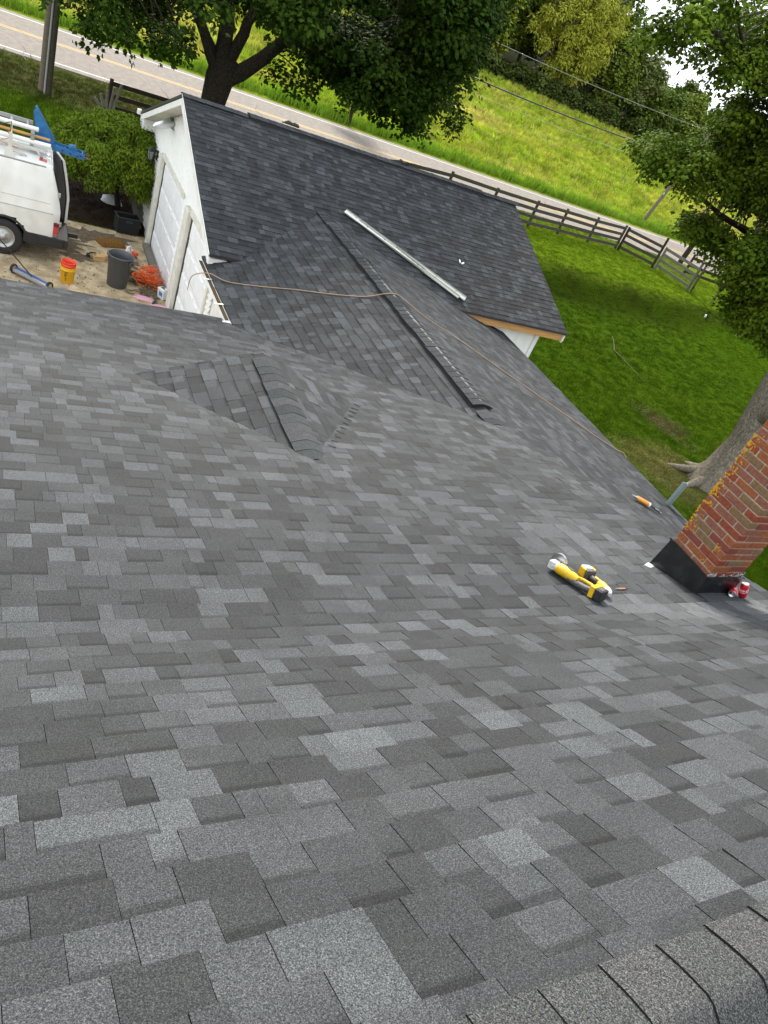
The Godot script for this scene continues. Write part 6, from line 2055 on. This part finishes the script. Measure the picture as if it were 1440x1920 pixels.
func build_drive_things():
	var Y := 0.014
	var st: SurfaceTool
	# nested buckets
	var b := thing("yellow_bucket", "yellow plastic bucket with black print holding an orange-red bucket", "bucket", Vector3(1.61, Y, -15.72))
	var yel := mat("bucket_yellow", lin(0.78, 0.42, 0.008), 0.45)
	st = start()
	lathe(st, [Vector2(0.0, 0.0), Vector2(0.125, 0.0), Vector2(0.130, 0.006), Vector2(0.142, 0.26), Vector2(0.153, 0.262), Vector2(0.154, 0.285), Vector2(0.146, 0.288), Vector2(0.147, 0.315), Vector2(0.158, 0.318), Vector2(0.158, 0.335), Vector2(0.146, 0.335)], 32)
	obj("bucket_wall", st, yel, b)
	var ink := mat("ink", lin(0.015, 0.012, 0.01), 0.6)
	st = start()
	for q in [[0.205, 0.030, 0.9, 1.0], [0.228, 0.022, 0.62, 0.86], [0.165, 0.03, 0.78, 1.0], [0.18, 0.012, 0.64, 0.78], [0.145, 0.012, 0.86, 0.98], [0.115, 0.008, 0.68, 0.95], [0.100, 0.006, 0.68, 0.95], [0.085, 0.006, 0.70, 0.93], [0.055, 0.02, 0.74, 0.86]]:
		var y0: float = q[0]; var y1: float = q[0] + q[1]
		for k in 4:
			var a0: float = lerp(float(q[2]), float(q[3]), k / 4.0) + 1.05; var a1: float = lerp(float(q[2]), float(q[3]), (k + 1) / 4.0) + 1.05
			var r0 := 0.1305 + 0.012 * y0 / 0.26 + 0.0015; var r1 := 0.1305 + 0.012 * y1 / 0.26 + 0.0015
			quad(st, Vector3(cos(a0) * r0, y0, sin(a0) * r0), Vector3(cos(a1) * r0, y0, sin(a1) * r0), Vector3(cos(a1) * r1, y1, sin(a1) * r1), Vector3(cos(a0) * r1, y1, sin(a0) * r1))
	obj("printed_logo", st, ink, b)
	st = start()
	tube(st, [Vector3(0.155, 0.29, 0.0), Vector3(0.165, 0.20, 0.05), Vector3(0.16, 0.14, 0.09)], [0.004, 0.004, 0.004], 6); obj("handle", st, mats.steel, b)
	var ob := thing("orange_bucket", "bright orange-red plastic bucket nested inside the yellow bucket", "bucket", Vector3(1.61, Y + 0.09, -15.72))
	st = start()
	lathe(st, [Vector2(0.0, 0.03), Vector2(0.118, 0.03), Vector2(0.135, 0.25), Vector2(0.146, 0.252), Vector2(0.147, 0.285), Vector2(0.142, 0.288), Vector2(0.142, 0.33), Vector2(0.152, 0.332), Vector2(0.152, 0.35), Vector2(0.142, 0.35), Vector2(0.134, 0.26), Vector2(0.112, 0.045), Vector2(0.0, 0.045)], 32)
	obj("bucket_wall", st, mat("bucket_orange", lin(0.72, 0.055, 0.015), 0.4), ob)
	# grey bin
	var c := thing("trash_can", "large round grey plastic trash can without its lid", "trash can", Vector3(2.63, Y, -15.98))
	var gp := textured("bin_grey", noise_tex(140, 0.02, lin(0.060, 0.066, 0.072), lin(0.092, 0.098, 0.105), 256, 5), 1.0, 0.5)
	st = start()
	lathe(st, [Vector2(0.0, 0.0), Vector2(0.19, 0.0), Vector2(0.205, 0.015), Vector2(0.245, 0.56), Vector2(0.258, 0.565), Vector2(0.262, 0.67), Vector2(0.278, 0.675), Vector2(0.280, 0.70), Vector2(0.272, 0.708), Vector2(0.258, 0.70), Vector2(0.243, 0.56), Vector2(0.202, 0.03), Vector2(0.0, 0.02)], 40)
	obj("bin_wall", st, gp, c)
	for a in [0.75, 0.75 + PI]:
		st = start()
		box(st, Vector3(cos(a) * 0.276, 0.615, sin(a) * 0.276), Vector3(0.03, 0.085, 0.12), Basis(Vector3.UP, -a)); obj("handle", st, gp, c)
		st = start()
		box(st, Vector3(cos(a) * 0.289, 0.605, sin(a) * 0.289), Vector3(0.012, 0.055, 0.085), Basis(Vector3.UP, -a)); obj("handle_hollow", st, mats.black_plastic, c)
	# orange line pile
	var oc := thing("extension_cord_heap", "tangled heap of bright orange extension cord by the garage door", "cord", Vector3(3.36, Y, -16.35))
	var cord := mat("cord_orange", lin(0.80, 0.125, 0.014), 0.5)
	st = start()
	var q0 := RandomNumberGenerator.new(); q0.seed = 77
	for k in 46:
		# loops of cord thrown on top of one another
		var r := q0.randf_range(0.07, 0.19)
		var hgt := 0.36 * pow(q0.randf(), 1.3)
		var room := 0.24 * (1.0 - hgt / 0.46)
		var ang := q0.randf() * TAU
		var c0 := Vector3(cos(ang) * room, 0.02 + hgt, sin(ang) * room * (1.4 if hgt < 0.08 else 1.0))
		var tilt := Basis.from_euler(Vector3(q0.randf_range(-0.7, 0.7), 0, q0.randf_range(-0.7, 0.7)) * clamp(hgt * 6.0, 0.08, 1.0))
		var lp := []
		for i in 19:
			var t := TAU * 1.05 * i / 18.0 + ang
			var p := c0 + tilt * Vector3(cos(t) * r, 0.02 * sin(3.0 * t + k), sin(t) * r * q0.randf_range(0.75, 0.85))
			p.y = max(p.y, 0.008)
			lp.append(p)
		tube(st, lp, [0.0072], 6)
	obj("coils", st, cord, oc)
	# green hose / rope
	var gh2 := thing("green_rope", "dark green rope bundle lying next to the grey trash can", "rope", Vector3(3.03, Y, -16.25))
	st = start()
	for k in 34:
		var a := rr(0, TAU); var r := rr(0.14, 0.27)
		var d := Vector3(cos(a), 0, sin(a) * 0.7)
		tube(st, [Vector3(rr(-0.03, 0.03), 0.02, rr(-0.03, 0.03)), d * r * 0.5 + Vector3(0, rr(0.05, 0.14), 0), d * r + Vector3(0, rr(0.005, 0.05), 0)], [0.006, 0.006, 0.004], 5)
	obj("strands", st, mat("rope_green", lin(0.045, 0.062, 0.025), 0.9), gh2)
	st = start()
	tube(st, pile_line(60, 0.20, 0.02, 2.0, 44, Vector3(-0.02, 0, 0.52), 0.25), [0.0055], 6); obj("loose_end", st, mat("rope_tan", lin(0.10, 0.075, 0.045), 0.9), gh2)
	var gw := thing("green_rope", "small dark green rope coil just behind the grey trash can", "rope", Vector3(2.98, Y, -16.75))
	st = start()
	tube(st, pile_line(90, 0.11, 0.08, 5.0, 51, Vector3.ZERO, 0.3), [0.007], 6); obj("coils", st, mats.rope_green, gw)
	# white jug-like box with a blue label
	var j := thing("white_container", "white plastic container with blue label at the door casing", "container", Vector3(3.56, Y, -15.72), 0.5)
	st = start()
	box(st, Vector3(0, 0.13, 0), Vector3(0.13, 0.24, 0.20), Basis.from_euler(Vector3(0.0, 0.0, 0.16))); obj("container_body", st, mat("jug_white", lin(0.76, 0.76, 0.74), 0.4), j)
	st = start()
	box(st, Vector3(-0.066, 0.13, 0.02), Vector3(0.004, 0.10, 0.11), Basis.from_euler(Vector3(0.0, 0.0, 0.16))); obj("label", st, mat("label_blue", lin(0.06, 0.22, 0.50), 0.5), j)
	st = start()
	tube(st, [Vector3(-0.01, 0.25, -0.06), Vector3(-0.02, 0.275, 0.0), Vector3(-0.01, 0.25, 0.06)], [0.014, 0.014, 0.014], 8); obj("grip", st, mats.black_plastic, j)
	# pink fibreglass scraps
	for q in [[3.16, -15.55, 0.24, 0.11, "left pink insulation scrap lying in front of the garage doors"], [3.50, -15.22, 0.26, 0.10, "right pink insulation scrap lying near the door casing"]]:
		var p := thing("insulation_scrap", q[4], "insulation", Vector3(q[0], Y, q[1]), 0.0, "pink insulation scraps")
		st = start()
		st.set_smooth_group(0)
		var nx := 10; var nz := 6
		var P := func(i: int, k: int) -> Vector3:
			var u := float(i) / nx - 0.5; var w := float(k) / nz - 0.5
			var e: float = 1.0 - max(absf(u), absf(w)) * 2.0
			return Vector3(u * q[2] * 2.0 * (1.0 - absf(w) * 0.5), 0.004 + 0.05 * pow(max(e, 0.0), 0.5) + 0.018 * sin(i * 2.1 + k * 1.7) * max(e, 0.0), (w + u * 0.35) * q[3] * 2.0)
		for i in nx:
			for k in nz:
				quad(st, P.call(i, k), P.call(i + 1, k), P.call(i + 1, k + 1), P.call(i, k + 1))
		obj("batt", st, textured("pink", noise_tex(141, 0.05, lin(0.52, 0.22, 0.30), lin(0.80, 0.48, 0.56), 128, 4), 3.0, 1.0), p)
	st = start()
	var gl2 := thing("work_glove", "dark work glove lying between the pink insulation scraps", "glove", Vector3(3.35, Y, -15.38))
	tube(st, [Vector3(-0.03, 0.025, 0.07), Vector3(0.0, 0.04, 0.0), Vector3(0.03, 0.02, -0.06)], [0.03, 0.035, 0.02], 8); obj("glove_palm", st, mats.glove, gl2)
	st = start()
	for k in 3: tube(st, [Vector3(0.02 + 0.012 * k, 0.025, -0.05), Vector3(0.01 + 0.03 * k, 0.015, -0.12)], [0.010, 0.008], 6)
	obj("fingers", st, mats.glove, gl2)
	# brown foam slab
	var f := thing("foam_slab", "brown foam cushion slab lying on the concrete near the crate", "cushion", Vector3(2.74, Y, -18.28), 0.38)
	st = start()
	st.set_smooth_group(0)
	var F := func(u: float, w: float, top: bool) -> Vector3:
		var ex: float = 1.0 - pow(absf(u), 8.0); var ez: float = 1.0 - pow(absf(w), 8.0)
		return Vector3(u * 0.31, (0.11 * pow(max(ex * ez, 0.0), 0.25) + 0.008 * sin(u * 7.0 + w * 5.0)) if top else 0.0, w * 0.19)
	for i in 14:
		for k in 10:
			var u0 := i / 7.0 - 1.0; var u1 := (i + 1) / 7.0 - 1.0; var w0 := k / 5.0 - 1.0; var w1 := (k + 1) / 5.0 - 1.0
			quad(st, F.call(u0, w0, true), F.call(u1, w0, true), F.call(u1, w1, true), F.call(u0, w1, true))
	obj("foam", st, textured("foam_brown", noise_tex(142, 0.04, lin(0.085, 0.040, 0.010), lin(0.26, 0.145, 0.045), 256, 6), 2.0, 1.0), f)
	# plywood offcuts behind the bin
	for q in [[2.52, -17.35, 0.07, 0.62, 0.16, 0.35, "plywood offcut on edge behind the trash can, topmost"], [2.80, -17.25, 0.05, 0.60, 0.10, -0.2, "plywood offcut lying flat right behind the grey trash can"], [2.36, -17.2, 0.09, 0.26, 0.17, 0.1, "short plywood block at the left behind the trash can"]]:
		var o := thing("plywood_offcut", q[6], "wood", Vector3(q[0], Y, q[1]), q[5], "plywood offcuts")
		st = start()
		box(st, Vector3(0, q[2] * 0.5 + 0.002, 0), Vector3(q[3], q[2], q[4])); obj("ply_sheet", st, mats.osb, o)
		st = start()
		box(st, Vector3(0.02, q[2] + 0.012, 0.01), Vector3(q[3] * 0.8, 0.018, q[4] * 0.9), Basis(Vector3.UP, 0.1)); obj("loose_sheet", st, mats.osb, o)
	# circular saw
	var s := thing("circular_saw", "white and orange circular saw resting beside the plywood offcuts", "saw", Vector3(3.12, Y, -17.78), 0.5)
	st = start(); lathe(st, [Vector2(0.0, -0.03), Vector2(0.09, -0.03), Vector2(0.095, 0.0), Vector2(0.09, 0.03), Vector2(0.0, 0.03)], 20, Transform3D(Basis(Vector3.RIGHT, PI / 2), Vector3(0, 0.10, 0))); obj("blade_guard", st, mats.bright_white, s)
	st = start(); tube(st, [Vector3(-0.02, 0.16, 0.03), Vector3(-0.06, 0.27, 0.04), Vector3(-0.13, 0.25, 0.04), Vector3(-0.15, 0.14, 0.04)], [0.03, 0.024, 0.024, 0.028], 10); obj("handle", st, mats.bright_white, s)
	st = start(); tube(st, [Vector3(0.06, 0.11, 0.03), Vector3(0.06, 0.12, 0.16)], [0.055, 0.05], 12); obj("motor", st, mat("saw_orange", lin(0.70, 0.10, 0.025), 0.45), s)
	st = start(); tube(st, [Vector3(-0.18, 0.05, 0.0), Vector3(-0.12, 0.13, -0.05), Vector3(-0.02, 0.14, -0.06)], [0.018, 0.022, 0.018], 8); obj("front_grip", st, mats.saw_orange, s)
	st = start(); box(st, Vector3(0, 0.012, 0.02), Vector3(0.30, 0.008, 0.15)); obj("base_plate", st, mats.steel, s)
	# nailer
	var nl := thing("stapler", "small black and silver hand stapler on the open concrete", "stapler", Vector3(2.20, Y, -17.22), -0.35)
	st = start(); box(st, Vector3(0, 0.035, 0), Vector3(0.20, 0.06, 0.05)); obj("stapler_body", st, mats.black_plastic, nl)
	st = start(); tube(st, [Vector3(-0.10, 0.05, 0), Vector3(0.0, 0.13, 0), Vector3(0.10, 0.15, 0)], [0.018, 0.02, 0.016], 8); obj("lever", st, mats.black_plastic, nl)
	st = start(); box(st, Vector3(0.05, 0.04, 0.03), Vector3(0.11, 0.05, 0.02)); obj("magazine", st, mats.steel, nl)
	# black tote
	var t := thing("storage_crate", "open dark plastic storage crate at the edge of the mulch", "crate", Vector3(3.20, 0.03, -19.35), 0.12)
	var cr := mat("crate_dark", lin(0.004, 0.007, 0.0075), 0.6)
	st = start()
	for q in [[Vector3(0, 0.02, 0), Vector3(0.52, 0.03, 0.36)], [Vector3(0.26, 0.20, 0), Vector3(0.02, 0.38, 0.36)], [Vector3(-0.26, 0.20, 0), Vector3(0.02, 0.38, 0.36)], [Vector3(0, 0.20, 0.18), Vector3(0.54, 0.38, 0.02)], [Vector3(0, 0.20, -0.18), Vector3(0.54, 0.38, 0.02)]]:
		box(st, q[0], q[1])
	obj("crate_wall", st, cr, t)
	st = start()
	for q in [[Vector3(0, 0.395, 0.19), Vector3(0.58, 0.018, 0.03)], [Vector3(0, 0.395, -0.19), Vector3(0.58, 0.018, 0.03)], [Vector3(0.275, 0.395, 0), Vector3(0.03, 0.018, 0.36)], [Vector3(-0.275, 0.395, 0), Vector3(0.03, 0.018, 0.36)]]:
		box(st, q[0], q[1])
	obj("rim", st, mat("crate_rim", lin(0.03, 0.04, 0.043), 0.5), t)
	st = start()
	box(st, Vector3(0, 0.31, 0.195), Vector3(0.16, 0.05, 0.012)); obj("handle", st, mats.crate_rim, t)
	# white plastic bag by the trunk
	var bag := thing("plastic_bag", "crumpled white plastic bag at the foot of the weeping tree", "bag", Vector3(3.0, 0.12, -21.0))
	st = start()
	st.set_smooth_group(0)
	for i in 12:
		for k in 7:
			var G := func(a: int, q: int) -> Vector3:
				var th := TAU * a / 12.0; var ph := PI * 0.5 * q / 7.0
				var r := 0.21 * (1.0 + 0.35 * noise_a.get_noise_2d(a % 12 * 7.0, q * 9.0))
				return Vector3(cos(th) * cos(ph) * r * 1.3, sin(ph) * r * 0.9, sin(th) * cos(ph) * r)
			quad(st, G.call(i, k), G.call(i + 1, k), G.call(i + 1, k + 1), G.call(i, k + 1))
	obj("bag_skin", st, mat("bag_white", lin(0.62, 0.63, 0.64), 0.5), bag)
	# magnetic sweeper leaning at the eave side of the drive
	var sw := thing("magnetic_sweeper", "blue magnetic sweeper with long handle in front of the van", "sweeper", Vector3(0.66, Y, -15.62), -0.72)
	st = start(); box(st, Vector3(0.36, 0.075, 0), Vector3(0.80, 0.05, 0.13)); obj("magnet_bar", st, mat("bar_grey", lin(0.30, 0.31, 0.31), 0.45, 0.4), sw)
	st = start(); box(st, Vector3(0.36, 0.105, -0.045), Vector3(0.80, 0.025, 0.05)); obj("top_rail", st, mat("rail_blue", lin(0.02, 0.08, 0.28), 0.45), sw)
	for x in [-0.06, 0.78]:
		var w := Node3D.new(); w.name = "wheel"; sw.add_child(w, true)
		w.position = Vector3(x, 0.095, 0); w.rotation.z = PI / 2
		st = start(); lathe(st, [Vector2(0.06, -0.02), Vector2(0.088, -0.024), Vector2(0.095, 0.0), Vector2(0.088, 0.024), Vector2(0.06, 0.02)], 22); obj("tyre", st, mats.rubber, w)
		st = start(); lathe(st, [Vector2(0.0, -0.012), Vector2(0.062, -0.012), Vector2(0.062, 0.012), Vector2(0.0, 0.012)], 18, Transform3D(), true); obj("hub", st, mat("hub_tan", lin(0.45, 0.32, 0.20), 0.6), w)
	st = start(); tube(st, [Vector3(0.36, 0.11, 0.0), Vector3(0.10, 0.55, 0.30), Vector3(-0.18, 1.0, 0.62)], [0.012, 0.012, 0.012], 8); obj("handle", st, mats.black_plastic, sw)
	st = start(); tube(st, [Vector3(-0.04, 0.78, 0.46), Vector3(-0.12, 0.90, 0.55)], [0.018, 0.018], 8); obj("grip", st, mat("grip_red", lin(0.48, 0.02, 0.02), 0.5), sw)
